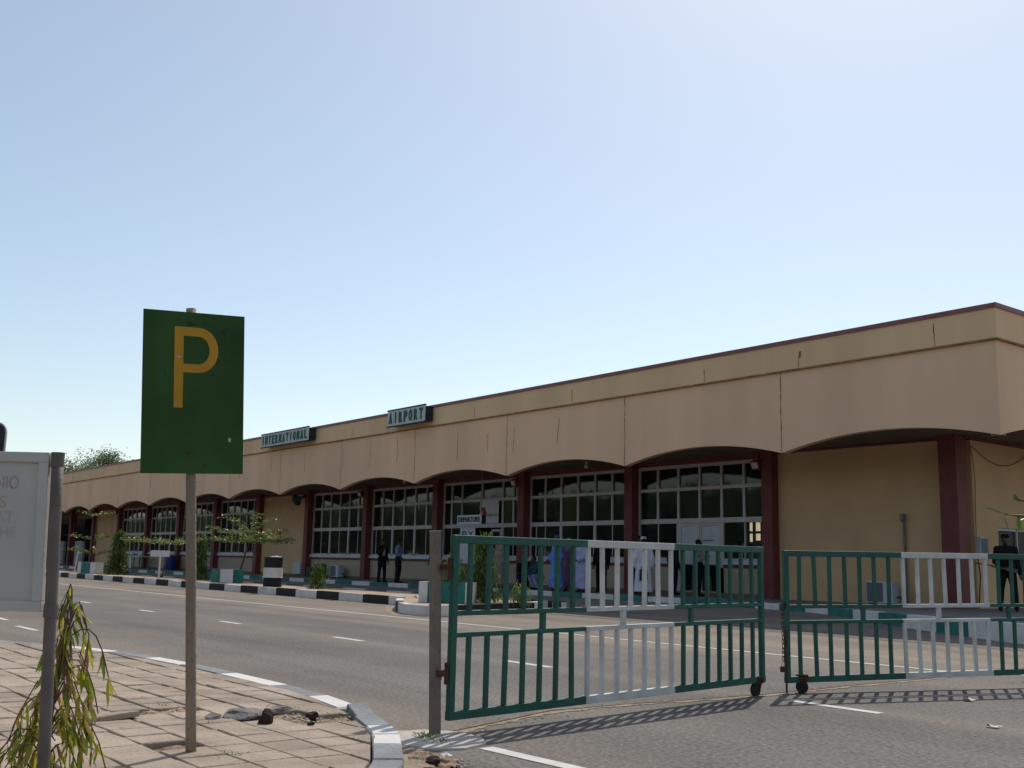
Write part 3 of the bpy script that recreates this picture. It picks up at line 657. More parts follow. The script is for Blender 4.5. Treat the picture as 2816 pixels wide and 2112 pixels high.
# soffit lamps
for x, y in ((-13.0, 24.3), (-27.7, 24.9), (-39.5, 24.9)):
    mb = MB(); mb.tube([(x, y, ZS), (x, y, ZS-.1)], .04, 8); mb.ball((x, y, ZS-.17), .08, 6)
    o = mb.build('soffit_lamp', M['lens'], smooth=True)
    tag(o, {-13.0: 'small pale bulb lamp under the canopy right beside the corner column', -27.7: 'small pale bulb lamp under the canopy over the nearest glazed bay', -39.5: 'small pale bulb lamp under the canopy left of the DEPARTURE entrance'}[x], 'lamp', 'bulb lamps under the canopy')
# floodlights on the column heads
lab = {1: 'small maroon floodlight at the head of the column beside the blank right bay', 3: 'small maroon floodlight at the column head right of the DEPARTURE entrance', 5: 'small maroon floodlight at the column head left of two standing people', 11: 'small dark floodlight at the column head left of the farthest window', }
for n in lab:
    x = colx(n)+(-.32); t = thing('floodlight', lab[n], 'floodlight', (x, YW-.35, 4.4), 0, 'floodlights on the column heads')
    mb = MB(); mb.obox((0, 0, 0), (.15, 0, 0), (0, .11, .04), (0, -.05, .13)); mb.build('housing', M['red'], t, bevel=.02)
    mb = MB(); mb.obox((0, -.125, -.04), (.12, 0, 0), (0, .004, .0), (0, -.03, .09)); mb.build('lens', M['lens'], t)
    mb = MB(); mb.bar((.15, 0, 0), (.22, .1, .1), .03, .03); mb.bar((0, .05, .1), (.0, .12, .38), .03, .03); mb.build('bracket', M['red'], t)

# ------------------------------------------------------------------ lettered signs on the building
def boxsign(name, label, x0, x1, z0, z1, text, Yf=22.62):
    t = thing(name, label, 'sign', ((x0+x1)/2, Yf, z0), 0, 'lettered box signs on the roof band')
    mb = MB(); mb.box(x0+.03, x1-.03, Yf+.03, YF-.1, z0+.02, z1-.02); mb.build('casing', M['boxdark'], t, world=True)
    mb = MB(); mb.box(x0, x1, Yf, Yf+.03, z0, z1); mb.build('face', M['boxwhite'], t, world=True)
    mb = MB(); mb.box(x0-.03, x1+.03, Yf-.02, Yf+.05, z1, z1+.05); mb.box(x0-.03, x1+.03, Yf-.02, Yf+.05, z0-.05, z0); build_each(mb, 'rim', M['boxdark'], t, world=True)
    n = len(text); st = (x1-x0-.12)/n
    for i, ch in enumerate(text):
        wl = st*(.6 if ch != 'I' else .18); xx = x0+.06+st*i+(st-wl)/2
        tm = text_mesh(ch, (xx, Yf-.004, z0+.09), (1, 0, 0), (0, 0, 1), wl, (z1-z0)-.17, .03, .035); tm.build('letter', M['letters'], t, world=True)
    mb = MB()
    for i in range(1, n): mb.box(x0+.06+st*i-.008, x0+.06+st*i+.008, Yf-.012, Yf, z0+.02, z1-.02)
    build_each(mb, 'divider', M['white'], t, world=True)
    return t
boxsign('roof_sign', 'dark rimmed white box sign reading INTERNATIONAL in green letters on the roof edge', -49.3, -44.3, 6.64, 7.24, 'INTERNATIONAL')
boxsign('roof_sign', 'shorter dark rimmed white box sign reading AIRPORT in green letters on the roof edge', -37.35, -34.6, 6.64, 7.26, 'AIRPORT')
t = thing('departure_sign', 'hanging white board reading DEPARTURE over the glazed entrance', 'sign', (-34.2, 24.6, 2.7))
mb = MB(); mb.box(-35.0, -33.38, 24.6, 24.78, 2.72, 3.07); mb.build('board', M['ac'], t, world=True)
mb = MB(); mb.box(-33.375, -33.36, 24.6, 24.8, 2.72, 3.07); mb.build('side', M['boxdark'], t, world=True)
text_mesh('DEPARTURE', (-34.92, 24.59, 2.8), (1, 0, 0), (0, 0, 1), 1.46, .2, .01, .02).build('lettering', M['blackprint'], t, world=True)
mb = MB(); mb.tube([(-34.85, 24.7, 3.07), (-34.85, 24.7, ZS)], .015, 6); mb.tube([(-33.55, 24.7, 3.07), (-33.55, 24.7, ZS)], .015, 6); build_each(mb, 'hanger', M['pipe'], t, world=True)
t = thing('airline_banner', 'white window banner with a red tail emblem and the word nigeria beside the DEPARTURE sign', 'banner', (-35.3, YW-.03, 2.84))
mb = MB(); mb.box(-35.95, -34.68, YW-.04, YW-.02, 2.84, 3.83); mb.build('sheet', M['boxwhite'], t, world=True)
mb = MB(); mb.add([(-35.93, YW-.045, 3.5), (-35.62, YW-.045, 3.5), (-35.45, YW-.045, 3.25), (-35.55, YW-.045, 3.1), (-35.75, YW-.045, 3.18)], [(4, 3, 2, 1, 0)]); mb.build('emblem', M['redprint'], t, world=True)
text_mesh('nigeria', (-35.42, YW-.042, 3.08), (1, 0, 0), (0, 0, 1), .66, .17, .004, .0).build('lettering', M['blackprint'], t, world=True)
t = thing('notice_board', 'white notice board with dark blue lettering FLY behind the young tree', 'notice board', (-34.6, 24.9, WH))
mb = MB(); mb.box(-35.15, -34.2, 24.9, 24.93, 1.2, 2.58); mb.build('board', M['ac'], t, world=True)
text_mesh('FLY', (-35.05, 24.895, 2.2), (1, 0, 0), (0, 0, 1), .75, .26, .004, .02).build('lettering', M['blueprint'], t, world=True)
mb = MB()
for x in (-35.12, -34.23): mb.bar((x, 24.95, WH), (x, 24.95, 2.6), .04, .03)
build_each(mb, 'leg', M['pipe'], t, world=True)

# ------------------------------------------------------------------ things on the building
def ac_unit(x, y, label, rz=0, s=1.):
    t = thing('air_conditioner', label, 'air conditioner', (x, y, WH), rz, 'air conditioner units standing against the wall'); 
    mb = MB(); mb.box(-.4, .4, -.15, .15, .04, .62); mb.build('casing', M['ac'], t, bevel=.02)
    mb = MB(); mb.box(-.36, .12, -.158, -.15, .08, .58)
    mb.build('grille', M['acdark'], t)
    mb = MB()
    for k in range(9): mb.box(-.36, .12, -.17, -.16, .1+k*.055, .11+k*.055)
    mb.tube([(-.12, -.165, .33), (-.12, -.172, .33)], .07, 12); mb.build('fan_guard', M['acdark'], t)
    mb = MB(); mb.box(-.36, -.28, -.12, .12, 0, .04); mb.box(.28, .36, -.12, .12, 0, .04); build_each(mb, 'foot', M['rubber'], t)
    mb = MB(); mb.tube([(.4, .05, .2), (.5, .05, .22), (.55, .1, .1), (.5, .2, .03)], .02, 6); mb.build('hose', M['rubber'], t)
    return t
ac_unit(-16.85, 25.85, 'white air conditioner unit at the foot of the blank right wall, beside the pipe')
ac_unit(-47.1, 26.0, 'pale air conditioner unit under the window right of the black and white drum')
mb = MB(); mb.box(-50.05, -49.3, 25.85, 26.4, WH, .86); mb.box(-49.3, -49.02, 25.9, 26.4, WH, 1.0); o = mb.build('dark_crate', M['boxdark'], bevel=.02); tag(o, 'dark grey crate in the wall corner left of the pale air conditioner', 'crate')
mb = MB(); mb.box(-52.45, -51.65, YW-.14, YW-.01, .45, 1.06); o = mb.build('wall_cabinet', M['ac'], bevel=.015); tag(o, 'pale metal cabinet low on the blank wall behind the drum', 'cabinet')
mb = MB(); mb.tube([(-16.45, 26.38, WH), (-16.45, 26.38, 2.55)], .035, 8); mb.tube([(-16.45, 26.38, 2.55), (-16.45, 26.34, 2.62), (-16.47, 26.28, 2.68)], .045, 8)
pt = thing('wall_pipe', 'grey vertical pipe with a dark head on the blank right wall', 'pipe', (-16.45, 26.38, WH)); mb.build('pipe', M['pipe'], pt, world=True)
mb = MB(); mb.box(-16.5, -16.4, 26.25, 26.4, 2.6, 2.8); mb.build('head', M['pipe'], pt, world=True, bevel=.03)
et = thing('meter_box', 'grey metal meter box on the end wall just right of the corner column', 'meter box', (XW+.08, 26.87, 1.7))
mb = MB(); mb.box(XW, XW+.16, 26.68, 27.06, 1.7, 2.17); mb.build('casing', M['ac'], et, world=True, bevel=.012)
mb = MB(); mb.box(XW+.16, XW+.168, 26.7, 27.04, 1.73, 2.14); mb.build('lid', M['acdark'], et, world=True)
ct = [(XW+.03, 26.62, 4.6), (XW+.05, 26.7, 4.2), (XW+.04, 26.78, 3.6), (XW+.03, 26.74, 2.9), (XW+.03, 26.72, 2.17)]
mb = MB(); mb.tube(ct, .008, 6); mb.tube([(XW+.03, 26.72, 1.7), (XW+.05, 26.8, 1.2), (XW+.03, 26.75, .7), (XW+.03, 26.7, WH)], .014, 6)
pts = [(XW+.05, 26.65+t_*3.2, 4.55-.42*math.sin(math.pi*min(1, t_*1.05))+.0*t_) for t_ in [k/12 for k in range(13)]]; mb.tube(pts, .008, 6)
o = mb.build('wall_cable', M['rubber']); tag(o, 'loose dark cable sagging over the end wall down to the meter box', 'cable')
# horn loudspeaker
def horn(x, y, z, label, s=1.):
    t = thing('horn_loudspeaker', label, 'loudspeaker', (x, y, z), R(200))
    mb = MB(); prof = [(0, .05), (.1, .055), (.2, .09), (.3, .15), (.38, .23), (.41, .26)]
    mb.tube([(p*s, 0, -p*.35*s) for p, r in prof], [r*s for p, r in prof], 20); mb.build('horn', M['letters'], t, smooth=False)
    mb = MB(); mb.tube([(-.14*s, 0, .05*s), (.0, 0, 0)], .075*s, 14); mb.build('driver', M['boxdark'], t)
    mb = MB(); mb.bar((-.05*s, 0, .05*s), (-.3*s, .05*s, .18*s), .03*s, .03*s); mb.build('bracket', M['pipe'], t)
    return t
horn(-51.15, 26.05, 4.47, 'dark green horn loudspeaker pointing left on the blank wall behind the drum', 1.2)
# far left clutter: blue bin, tables
t = thing('plastic_drum', 'dark blue plastic drum at the foot of the far wall under a window', 'drum', (-68.3, 25.6, WH))
mb = MB(); mb.tube([(0, 0, 0), (0, 0, .35), (0, 0, .85)], [.33, .37, .4], 18); mb.build('body', M['blue'], t); mb = MB(); mb.tube([(0, 0, .85), (0, 0, .9)], .43, 18); mb.build('rim', M['blue'], t)
t = thing('trestle_table', 'narrow white table set against the farthest window', 'table', (-74.6, 25.6, WH))
mb = MB(); mb.box(-1.6, 1.6, -.35, .35, .78, .84); mb.build('table_top', M['sill'], t)
for x in (-1.4, -.2, 1.3):
    for yy in (-.28, .28): mb = MB(); mb.box(x-.03, x+.03, yy-.03, yy+.03, 0, .78); mb.build('leg', M['pipe'], t)
mb = MB(); mb.box(-.55, -.15, -.34, -.3, .02, .78); mb.build('front_panel', M['white'], t)
for x, w_, h_, l in ((-75.5, .35, .25, 'left'), (-73.9, .5, .16, 'right')):
    mb = MB(); mb.ball((x, 25.6, WH+.84+h_*.45), 1, 6, (w_*.5, .2, h_*.5)); o = mb.build('plastic_bag', M['white'], smooth=True)
    tag(o, {'left': 'rounder white plastic bag on the left of the far table', 'right': 'flatter white plastic bag on the right of the far table'}[l], 'bag', 'bags on the far table')

# ------------------------------------------------------------------ gates
def wheel(t, x, sgn=0):
    wm = MB(); wm.tube([(x, -.03, .1), (x, .03, .1)], .095, 20); wo = wm.build('wheel', M['rubber'], t, bevel=.01)
    hm = MB(); hm.tube([(x, -.04, .1), (x, .04, .1)], .035, 12); hm.build('hub', M['rust'], wo)
def gate(label, loc, rz, L, hinge_left=True, sag=(0, 0)):
    """leaf in its own frame: runs from x=0 to x=L; white in its middle third"""
    t = thing('road_gate', label, 'gate', loc, rz, 'green and white steel gates across the road')
    NBAR = 21; st = L/(NBAR+1)
    w0, w1 = st*8-.03, st*14+.03
    zt = lambda x: sag[0]+(sag[1]-sag[0])*x/L
    def rail(z0, z1, th=.05):
        for a, b, mt in ((0, w0, 'green'), (w0, w1, 'gatewhite'), (w1, L, 'green')):
            mb = MB(); c = (z0+z1)/2; mb.bar((a, 0, c+zt(a)), (b, 0, c+zt(b)), th, z1-z0); mb.build('rail', M[mt], t, bevel=.004)
    rail(1.343, 1.402); rail(.825, .862, .04); rail(.672, .708, .04); rail(.1, .162)
    for x in (.028, L-.028):
        mb = MB(); mb.box(x-.027, x+.027, -.021, .021, .102+zt(x), 1.404+zt(x)); mb.build('stile', M['green'], t, bevel=.004)
    rg_ = random.Random(int(L*100))
    for i in range(1, NBAR+1):
        x = st*i; mt = 'gatewhite' if 8 <= i <= 14 else 'green'; j = rg_.uniform(-.006, .006)
        for z0, z1 in ((.862, 1.343), (.162, .672)):
            j2 = rg_.uniform(-.009, .009); mb = MB(); mb.bar((x+j, 0, z0+zt(x)), (x+j2, 0, z1+zt(x)), .031, .031, up=(1, 0, 0)); mb.build('bar', M[mt], t)
    for x, mt in ((L*.235, 'green'), (L*.475, 'gatewhite'), (L*.71, 'green')):
        mb = MB(); mb.box(x-.02, x+.02, -.018, .018, .708+zt(x), .825+zt(x)); mb.build('spacer', M[mt], t)
    return t
def ang(a, b): return math.atan2(b[1]-a[1], b[0]-a[0])
A, B = (-6.44, 4.49), (-6.93, 8.58)
g1 = gate('left gate leaf, hinged on the steel post, nearer the parking sign', (A[0], A[1], .0), ang(A, B), (Vector(B)-Vector(A)).length, sag=(0, .025))
A2, B2 = (-6.92, 8.9), (-5.72, 12.85)
g2 = gate('right gate leaf, with a chain and padlock on its free end', (A2[0], A2[1], .0), ang(A2, B2), (Vector(B2)-Vector(A2)).length, sag=(.0, .05))
L1 = (Vector(B)-Vector(A)).length
def caster(t, x, turn):
    br = MB(); br.obox((x, 0, .15), (.05, 0, 0), (0, .035, 0), (0, 0, .03)); br.bar((x, -.034, .15), (x+turn*.05, -.034, .055), .03, .01); br.bar((x, .034, .15), (x+turn*.05, .034, .055), .03, .01)
    b_ = br.build('caster', M['rust'], t)
    xx = x+turn*.05; wm = MB(); wm.tube([(xx, -.024, .062), (xx, .024, .062)], .062, 20); wm.build('wheel', M['rubber'], b_, bevel=.008)
    hm = MB(); hm.tube([(xx, -.032, .062), (xx, .032, .062)], .022, 12); hm.build('hub', M['rust'], b_)
caster(g1, L1-.1, -1)
b_ = MB(); b_.obox((.2, 0, .15), (.05, 0, 0), (0, .035, 0), (0, 0, .03)); b_.build('caster', M['rust'], g2)
wm = MB(); wm.tube([(.17, -.035, .062), (.22, .035, .062)], .062, 18); wm.build('wheel', M['rubber'], g2, bevel=.008)
mb = MB(); mb.bar((.0, -.02, .0), (.0, -.02, .62), .014, .014); mb.build('drop_bolt', M['rust'], g2)
# hinges of gate 1, in its own frame
for z in (.42, 1.16):
    mb = MB(); mb.tube([(-.02, 0, z-.07), (-.02, 0, z+.08)], .014, 8); mb.box(-.1, .0, -.008, .008, z-.015, z+.03); mb.build('hinge', M['rust'], g1)
t = thing('gate_post', 'brown steel gate post standing on a white concrete pad', 'post', (-6.466, 4.409, 0), 0, rot=(.024, -.019, R(4)))
mb = MB(); mb.box(-.032, .032, -.032, .032, -.02, 1.425); mb.build('shaft', M['post'], t, bevel=.006); mb = MB(); mb.box(-.033, .033, -.033, .033, 1.425, 1.43); mb.build('cap', M['gatewhite'], t)
mb = MB(); mb.box(-.015, .025, .032, .04, 1.12, 1.18); mb.box(-.015, .025, .032, .04, .38, .44); build_each(mb, 'hinge_plate', M['rust'], t)
# chain and padlock hanging on gate 2
ch = thing('gate_chain', 'rusty chain with a padlock hanging from the free end of the right gate leaf', 'chain', (-6.9, 8.86, 0))
def link(mb, c, turn, s=1):
    n = 14; pts = []
    for k in range(n+1):
        a = 2*math.pi*k/n; u = .013*math.cos(a)*s; v_ = .026*math.sin(a)*s
        pts.append((c[0]+(u if turn else 0), c[1]+(0 if turn else u), c[2]+v_))
    mb.tube(pts, .0035, 5, cap=False)
mb = MB()
for k in range(13): link(mb, (-6.9, 8.85+(.006 if k % 2 else -.004), .83-k*.041), k % 2)
link(mb, (-6.9, 8.87, .845), 0, 1.5); link(mb, (-6.9, 8.89, .86), 1, 1.3)
mb.build('chain_links', M['rust'], ch, world=True, smooth=True)
mb = MB(); mb.box(-6.915, -6.885, 8.81, 8.875, .21, .265); pk = mb.build('padlock', M['rust'], ch, world=True, bevel=.006)
mb = MB(); mb.tube([(-6.9, 8.825, .265), (-6.9, 8.825, .3), (-6.9, 8.842, .318), (-6.9, 8.86, .3), (-6.9, 8.86, .265)], .005, 6); mb.build('shackle', M['ac'], pk, world=True)

# ------------------------------------------------------------------ parking sign
base, top = Vector((-5.84, 2.385, .1)), Vector((-5.96, 2.245, 2.63))
t = thing('parking_sign', 'green board with a big orange letter P on a weathered pole', 'sign', base)
mb = MB(); n_ = 10; pts = [base.lerp(top, k/n_)+Vector((0, 0, 0)) for k in range(n_+1)]
mb.tube(pts, .029, 12); pole = mb.build('pole', M['polepaint'], t, world=True, smooth=True)
TL, BL, TRr, BR = Vector((-5.951, 1.966, 2.585)), Vector((-5.917, 2.011, 1.652)), Vector((-5.862, 2.535, 2.614)), Vector((-5.832, 2.574, 1.681))
sx = (TRr-TL); sy = (TL-BL); nrm = sx.cross(sy).normalized()
mb = MB(); q = [BL, BR, TRr, TL]; mb.add([p for p in q]+[p-nrm*.006 for p in q], [(0, 1, 2, 3), (7, 6, 5, 4), (0, 4, 5, 1), (1, 5, 6, 2), (2, 6, 7, 3), (3, 7, 4, 0)])
bd = mb.build('board', M['signgreen'], t, world=True)
def SP(u, v, h=.0): return BL+(BR-BL)*u*(1-v)+((TL-BL)+(TRr-TL)*u)*v+(BR-BL)*0+((BL-BL)) + nrm*h
def SP(u, v, h=.0): return (BL*(1-u)+BR*u)*(1-v)+(TL*(1-u)+TRr*u)*v+nrm*h
mb = MB()
def letter_poly(pts2):
    n = len(pts2); mb.add([SP(u, v, .003) for u, v in pts2]+[SP(u, v, .0) for u, v in pts2], [tuple(range(n))]+[(i, n+i, n+(i+1) % n, (i+1) % n) for i in range(n)])
lx0, lx1, vt, vb_ = .302, .39, .905, .4
letter_poly([(lx0, vb_), (lx1, vb_), (lx1, vt), (lx0, vt)])
# bowl: outer and inner curve
vo1, vo0 = vt, .62; vi1, vi0 = vt-.056, .62+.053
xo, xi = .735, .648
K = 14; outer = [(lx1, vo0)]+[( .54+(xo-.54)*math.sin(math.pi*k/K), (vo0+vo1)/2-(vo1-vo0)/2*math.cos(math.pi*k/K)) for k in range(K+1)]+[(lx1, vo1)]
innr = [(lx1, vi0)]+[(.53+(xi-.53)*math.sin(math.pi*k/K), (vi0+vi1)/2-(vi1-vi0)/2*math.cos(math.pi*k/K)) for k in range(K+1)]+[(lx1, vi1)]
n = len(outer); mb.add([SP(u, v, .003) for u, v in outer]+[SP(u, v, .003) for u, v in innr]+[SP(u, v, 0) for u, v in outer]+[SP(u, v, 0) for u, v in innr],
    [(i, i+1, n+i+1, n+i) for i in range(n-1)]+[(2*n+i, 2*n+i+1, i+1, i) for i in range(n-1)]+[(n+i, n+i+1, 3*n+i+1, 3*n+i) for i in range(n-1)])
mb.build('letter', M['signorange'], bd, world=True)
mb = MB()
for u, v, s_ in ((.78, .89, .013), (.795, .875, .01), (.8, .715, .008), (.69, .615, .009), (.86, .49, .006), (.43, .91, .01), (.88, .87, .008), (.25, .34, .006), (.615, .05, .008), (.8, .56, .006), (.48, .48, .005), (.22, .6, .007), (.6, .94, .006)):
    c = SP(u, v, .001); a = (BR-BL).normalized(); b2 = (TL-BL).normalized(); rr = random.Random(u*100); pl = []
    for k in range(9): th = 2*math.pi*k/9; r_ = s_*rr.uniform(.5, 1.3); pl.append(c+a*r_*math.cos(th)+b2*r_*1.3*math.sin(th))
    mb.add(pl, [tuple(range(9))])
mb.build('chipped_paint', M['boxdark'], bd, world=True)
for v in (.93, .12):
    mb = MB(); c = SP(.46, v, .001); mb.tube([c, c+nrm*.006], .009, 8); mb.build('bolt', M['rust'], bd, world=True)
mb = MB(); c = SP(.86, .21, .0012); a = (BR-BL).normalized(); b2 = (TL-BL).normalized(); mb.add([c+a*.008*math.cos(k)+b2*.014*math.sin(k) for k in [i*.785 for i in range(8)]], [tuple(range(8))])
c = SP(.345, .715, .0042); mb.add([c+a*.02*math.cos(k)*(1 if i % 2 else .4)+b2*.006*math.sin(k) for i, k in enumerate([i*.524 for i in range(12)])], [tuple(range(12))]); mb.build('scratch', M['concrete'], bd, world=True)

# ------------------------------------------------------------------ left sign board on its leaning post
t = thing('notice_sign', 'faded white framed board on a leaning grey post at the left edge', 'sign', (-4.474, 1.246, .14))
ptop = Vector((-4.515, 1.198, 1.6)); pbot = Vector((-4.470, 1.252, .1))
mb = MB(); mb.tube([pbot.lerp(ptop, k/6) for k in range(7)], .0235, 16); mb.build('post', M['greypole'], t, world=True, smooth=True)
mb = MB(); cpos = pbot.lerp(ptop, .583); mb.tube([cpos-Vector((0, 0, .02)), cpos+Vector((0, 0, .03))], .028, 14); mb.tube([ptop-Vector((0, 0, .055)), ptop+Vector((0, 0, .004))], .0265, 14)
build_each(mb, 'clamp', M['greypole'], t, world=True)
dl = Vector((-.62, -.785, 0)).normalized(); TRb = Vector((-4.534, 1.174, 1.603)); BRb = Vector((-4.517, 1.194, .975))
up_ = (TRb-BRb).normalized(); Wd = .75; TLb = TRb+dl*Wd; nb = (-dl).cross(up_).normalized(); Hb = (TRb-BRb).length
mb = MB()
def fb(u0, u1, v0, v1, th, zf=0.):   # u from the right edge leftwards, v upwards
    c = BRb+dl*(u0+u1)/2+up_*(v0+v1)/2+nb*zf
    mb.obox(c, dl*(u1-u0)/2, up_*(v1-v0)/2, nb*th/2)
fb(0, Wd, 0, .04, .03); fb(0, Wd, Hb-.04, Hb, .03); fb(0, .04, .04, Hb-.04, .03); fb(Wd-.04, Wd, .04, Hb-.04, .03)
mb.build('frame', M['board'], t, world=True, bevel=.003)
mb = MB(); fb(.03, Wd-.03, .03, Hb-.03, .006, -.004); pn = mb.build('panel', M['board'], t, world=True)
for txt, v, h_, r_, m_ in (('ONIO', .48, .052, .143, 'fade'), ('SERVICES', .405, .045, .19, 'fade'), ('AT', .345, .045, .158, 'fade2'), ('TO THE', .285, .045, .143, 'fade2')):
    wl = .034*len(txt)
    org = BRb+dl*(r_-.02+wl)+up_*(v)+nb*.0
    text_mesh(txt, org, -dl, up_, wl, h_, .0006, -.01).build('lettering', M[m_], pn, world=True)
# posts of the board further left, out of frame
mb = MB(); q = pbot+dl*(Wd+.06); mb.tube([q, q+(ptop-pbot)], .0255, 12); mb.build('post', M['greypole'], t, world=True)
# rounded dark blue sign behind
t = thing('round_cornered_sign', 'dark blue sign with a rounded pale edge peeking over the white board at far left', 'sign', (-7.9, 1.25, 0))
cR = Vector((-7.562, 1.676, 2.051)); dr_ = Vector((-.6137, -.7896, 0)); W2, H2 = .85, .62
def rr_poly(w0, h0, w1, h1, r):
    pl = []
    for cx, cy, a0 in ((w1-r, h1-r, 0), (w0+r, h1-r, 90), (w0+r, h0+r, 180), (w1-r, h0+r, 270)):
        for k in range(6): a = R(a0+18*k); pl.append((cx+r*math.cos(a), cy+r*math.sin(a)))
    return pl
def plate(pl, off, th, mt, name, par):
    nb_ = (-dr_).cross(Vector((0, 0, 1))); mb = MB(); n = len(pl)
    P3 = [cR+dr_*(-u)+Vector((0, 0, v))+nb_*off for u, v in pl]
    mb.add([p+nb_*th for p in P3]+P3, [tuple(range(n)), tuple(range(2*n-1, n-1, -1))]+[(i, n+i, n+(i+1) % n, (i+1) % n) for i in range(n)]); return mb.build(name, mt, par, world=True)
pb = plate(rr_poly(-W2, -H2, 0, 0, .07), 0, .012, M['board'], 'board', t)
plate(rr_poly(-W2+.009, -H2+.009, -.009, -.009, .06), .0125, .002, M['boxdark'], 'blue_field', pb)
plate(rr_poly(-W2+.1, -.3, -.05, -.08, .08), .015, .002, M['ac'], 'symbol', pb)
mb = MB(); q = cR+dr_*.42; mb.tube([(q.x, q.y, .1), (q.x, q.y, 2.0)], .03, 10); mb.build('pole', M['greypole'], t, world=True)

# ------------------------------------------------------------------ planters, drum, small signs on the island
def planter(label, x, y, L, W_, H_, rz, segs, tilt=0):
    t = thing('planter', label, 'planter', (x, y, IH-.01), rz, 'concrete planters on the traffic island')
    mb = MB(); k = 0; th = .06
    for f0, f1, ci in segs:
        mb.cur = ci; mb.box(-L/2+L*f0, -L/2+L*f1, -W_/2, -W_/2+th, 0, H_); mb.box(-L/2+L*f0, -L/2+L*f1, W_/2-th, W_/2, 0, H_)
    mb.cur = segs[0][2]; mb.box(-L/2, -L/2+th, -W_/2+th, W_/2-th, 0, H_); mb.cur = segs[-1][2]; mb.box(L/2-th, L/2, -W_/2+th, W_/2-th, 0, H_)
    mb.build('trough', [M['whitekerb'], M['greenkerb']], t)
    mb = MB(); mb.box(-L/2+th, L/2-th, -W_/2+th, W_/2-th, 0, H_-.07); mb.build('soil', M['soil'], t)
    return t
planter('white and green banded planter farthest along the island', -58.3, 17.6, 2.7, .42, .58, R(2), [(0, .2, 0), (.2, .72, 1), (.72, 1, 0)])
planter('stained planter with green ends and a white middle under the leaning tree', -41.1, 17.75, 2.5, .42, .52, R(-3), [(0, .42, 1), (.42, .985, 0), (.985, 1, 1)])
planter('white cornered green planter at the tip of the island behind the gate post', -22.1, 15.32, 1.25, .8, .5, R(38), [(0, .18, 0), (.18, .95, 1), (.95, 1, 0)])
t = thing('oil_drum', 'black and white banded oil drum heaped with litter on the island', 'drum', (-35.1, 16.85, IH-.01))
r_ = .32
for z0, z1, mt, rr in ((0, .32, 'blackkerb', r_), (.32, .66, 'whitekerb', r_+.015), (.66, 1.02, 'blackkerb', r_)):
    mb = MB(); mb.tube([(0, 0, z0), (0, 0, z0+.02), (0, 0, z1-.02), (0, 0, z1)], [rr+.01, rr, rr, rr+.01], 28); mb.build('band', M[mt], t)
mb = MB(); rg = random.Random(8)
for k in range(9): a = rg.uniform(0, 6.28); q = rg.uniform(.05, .24); mb.ball((q*math.cos(a), q*math.sin(a), 1.03), rg.uniform(.04, .09), 5, (1.3, 1, .5))
mb.build('litter_heap', M['white'], t)
t = thing('t_signpost', 'small blank white T shaped sign board seen from behind on the island', 'sign', (-46.6, 17.0, IH-.01))
mb = MB(); mb.box(-.03, .03, -.03, .03, 0, 1.2); mb.build('post', M['white'], t); mb = MB(); mb.box(-.42, .42, -.055, -.03, .95, 1.22); mb.build('board', M['white'], t); t.rotation_euler = (0, 0, R(50))
mb = MB(); mb.tube([(-61.4, 17.7, IH), (-61.15, 17.75, 1.35)], .04, 8); o = mb.build('marker_post', M['white']); tag(o, 'thin white leaning marker post near the far planter', 'post')

# ------------------------------------------------------------------ plants
def leaf(mb, p, d, L, wd, droop=.3, rg=random, n=2):
    """narrow leaf from p along d, folded along its midrib and bending down"""
    d = Vector(d).normalized(); s = d.cross(Vector((0, 0, 1)))
    if s.length < .1: s = Vector((rg.uniform(-1, 1), rg.uniform(-1, 1), 0))
    s = (s.normalized()+Vector((rg.uniform(-.5, .5), rg.uniform(-.5, .5), rg.uniform(-.5, .5)))).normalized(); s = (s-d*s.dot(d)).normalized()
    p = Vector(p); m1 = p+d*L*.45+Vector((0, 0, -droop*L*.15)); tip = p+d*L+Vector((0, 0, -droop*L*.6)); up = s.cross(d)*wd*.25
    mb.add([p, m1+s*wd/2+up, tip, m1-s*wd/2+up, m1], [(0, 4, 1), (1, 4, 2), (0, 3, 4), (4, 3, 2)])
def weeping(name, label, cat, loc, H_, rad, nl, ll, mt, seed, group=None, fat=.15, lean=(0, 0), twig=True, openness=0):
    rg = random.Random(seed); t = thing(name, label, cat, loc, 0, group)
    mb = MB(); mb.tube([(lean[0]*k*k, lean[1]*k*k, H_*k) for k in (0, .25, .5, .75, .97)], [.03*H_/2+.01, .022, .018, .012, .005], 7); mb.build('trunk', M['trunk'], t, smooth=True)
    tw = MB(); mb = MB()
    nb = max(10, nl//26)
    for i in range(nb):
        f = (i+.5)/nb; z = H_*(.06+.92*f); a = rg.uniform(0, 6.28); R_ = rad*(1.05-f)**.75*rg.uniform(.65, 1.15)+.04*H_
        c = Vector((lean[0]*f*f, lean[1]*f*f, z)); e = c+Vector((math.cos(a)*R_, math.sin(a)*R_, -R_*.55-.1*H_*rg.random()))
        if e.z < .03: e.z = .03+rg.random()*.05
        mid = c.lerp(e, .5)+Vector((0, 0, R_*.35)); tw.tube([c, mid, e], [.006, .005, .002], 4, cap=False)
        for k in range(nl//nb):
            u = rg.uniform(.15, 1); q = c.lerp(mid, u*2) if u < .5 else mid.lerp(e, u*2-1)
            q = q+Vector((rg.gauss(0, 1), rg.gauss(0, 1), rg.gauss(0, 1)))*(rad*fat)
            if q.z < .02: q.z = .02
            d = Vector((math.cos(a+rg.gauss(0, .8))*.5, math.sin(a+rg.gauss(0, .8))*.5, -.95+rg.gauss(0, .35)))
            leaf(mb, q, d, ll*rg.uniform(.6, 1.2), ll*.24, .3, rg)
    tw.build('twigs', M['trunk'], t); mb.build('foliage', mt, t)
    return t
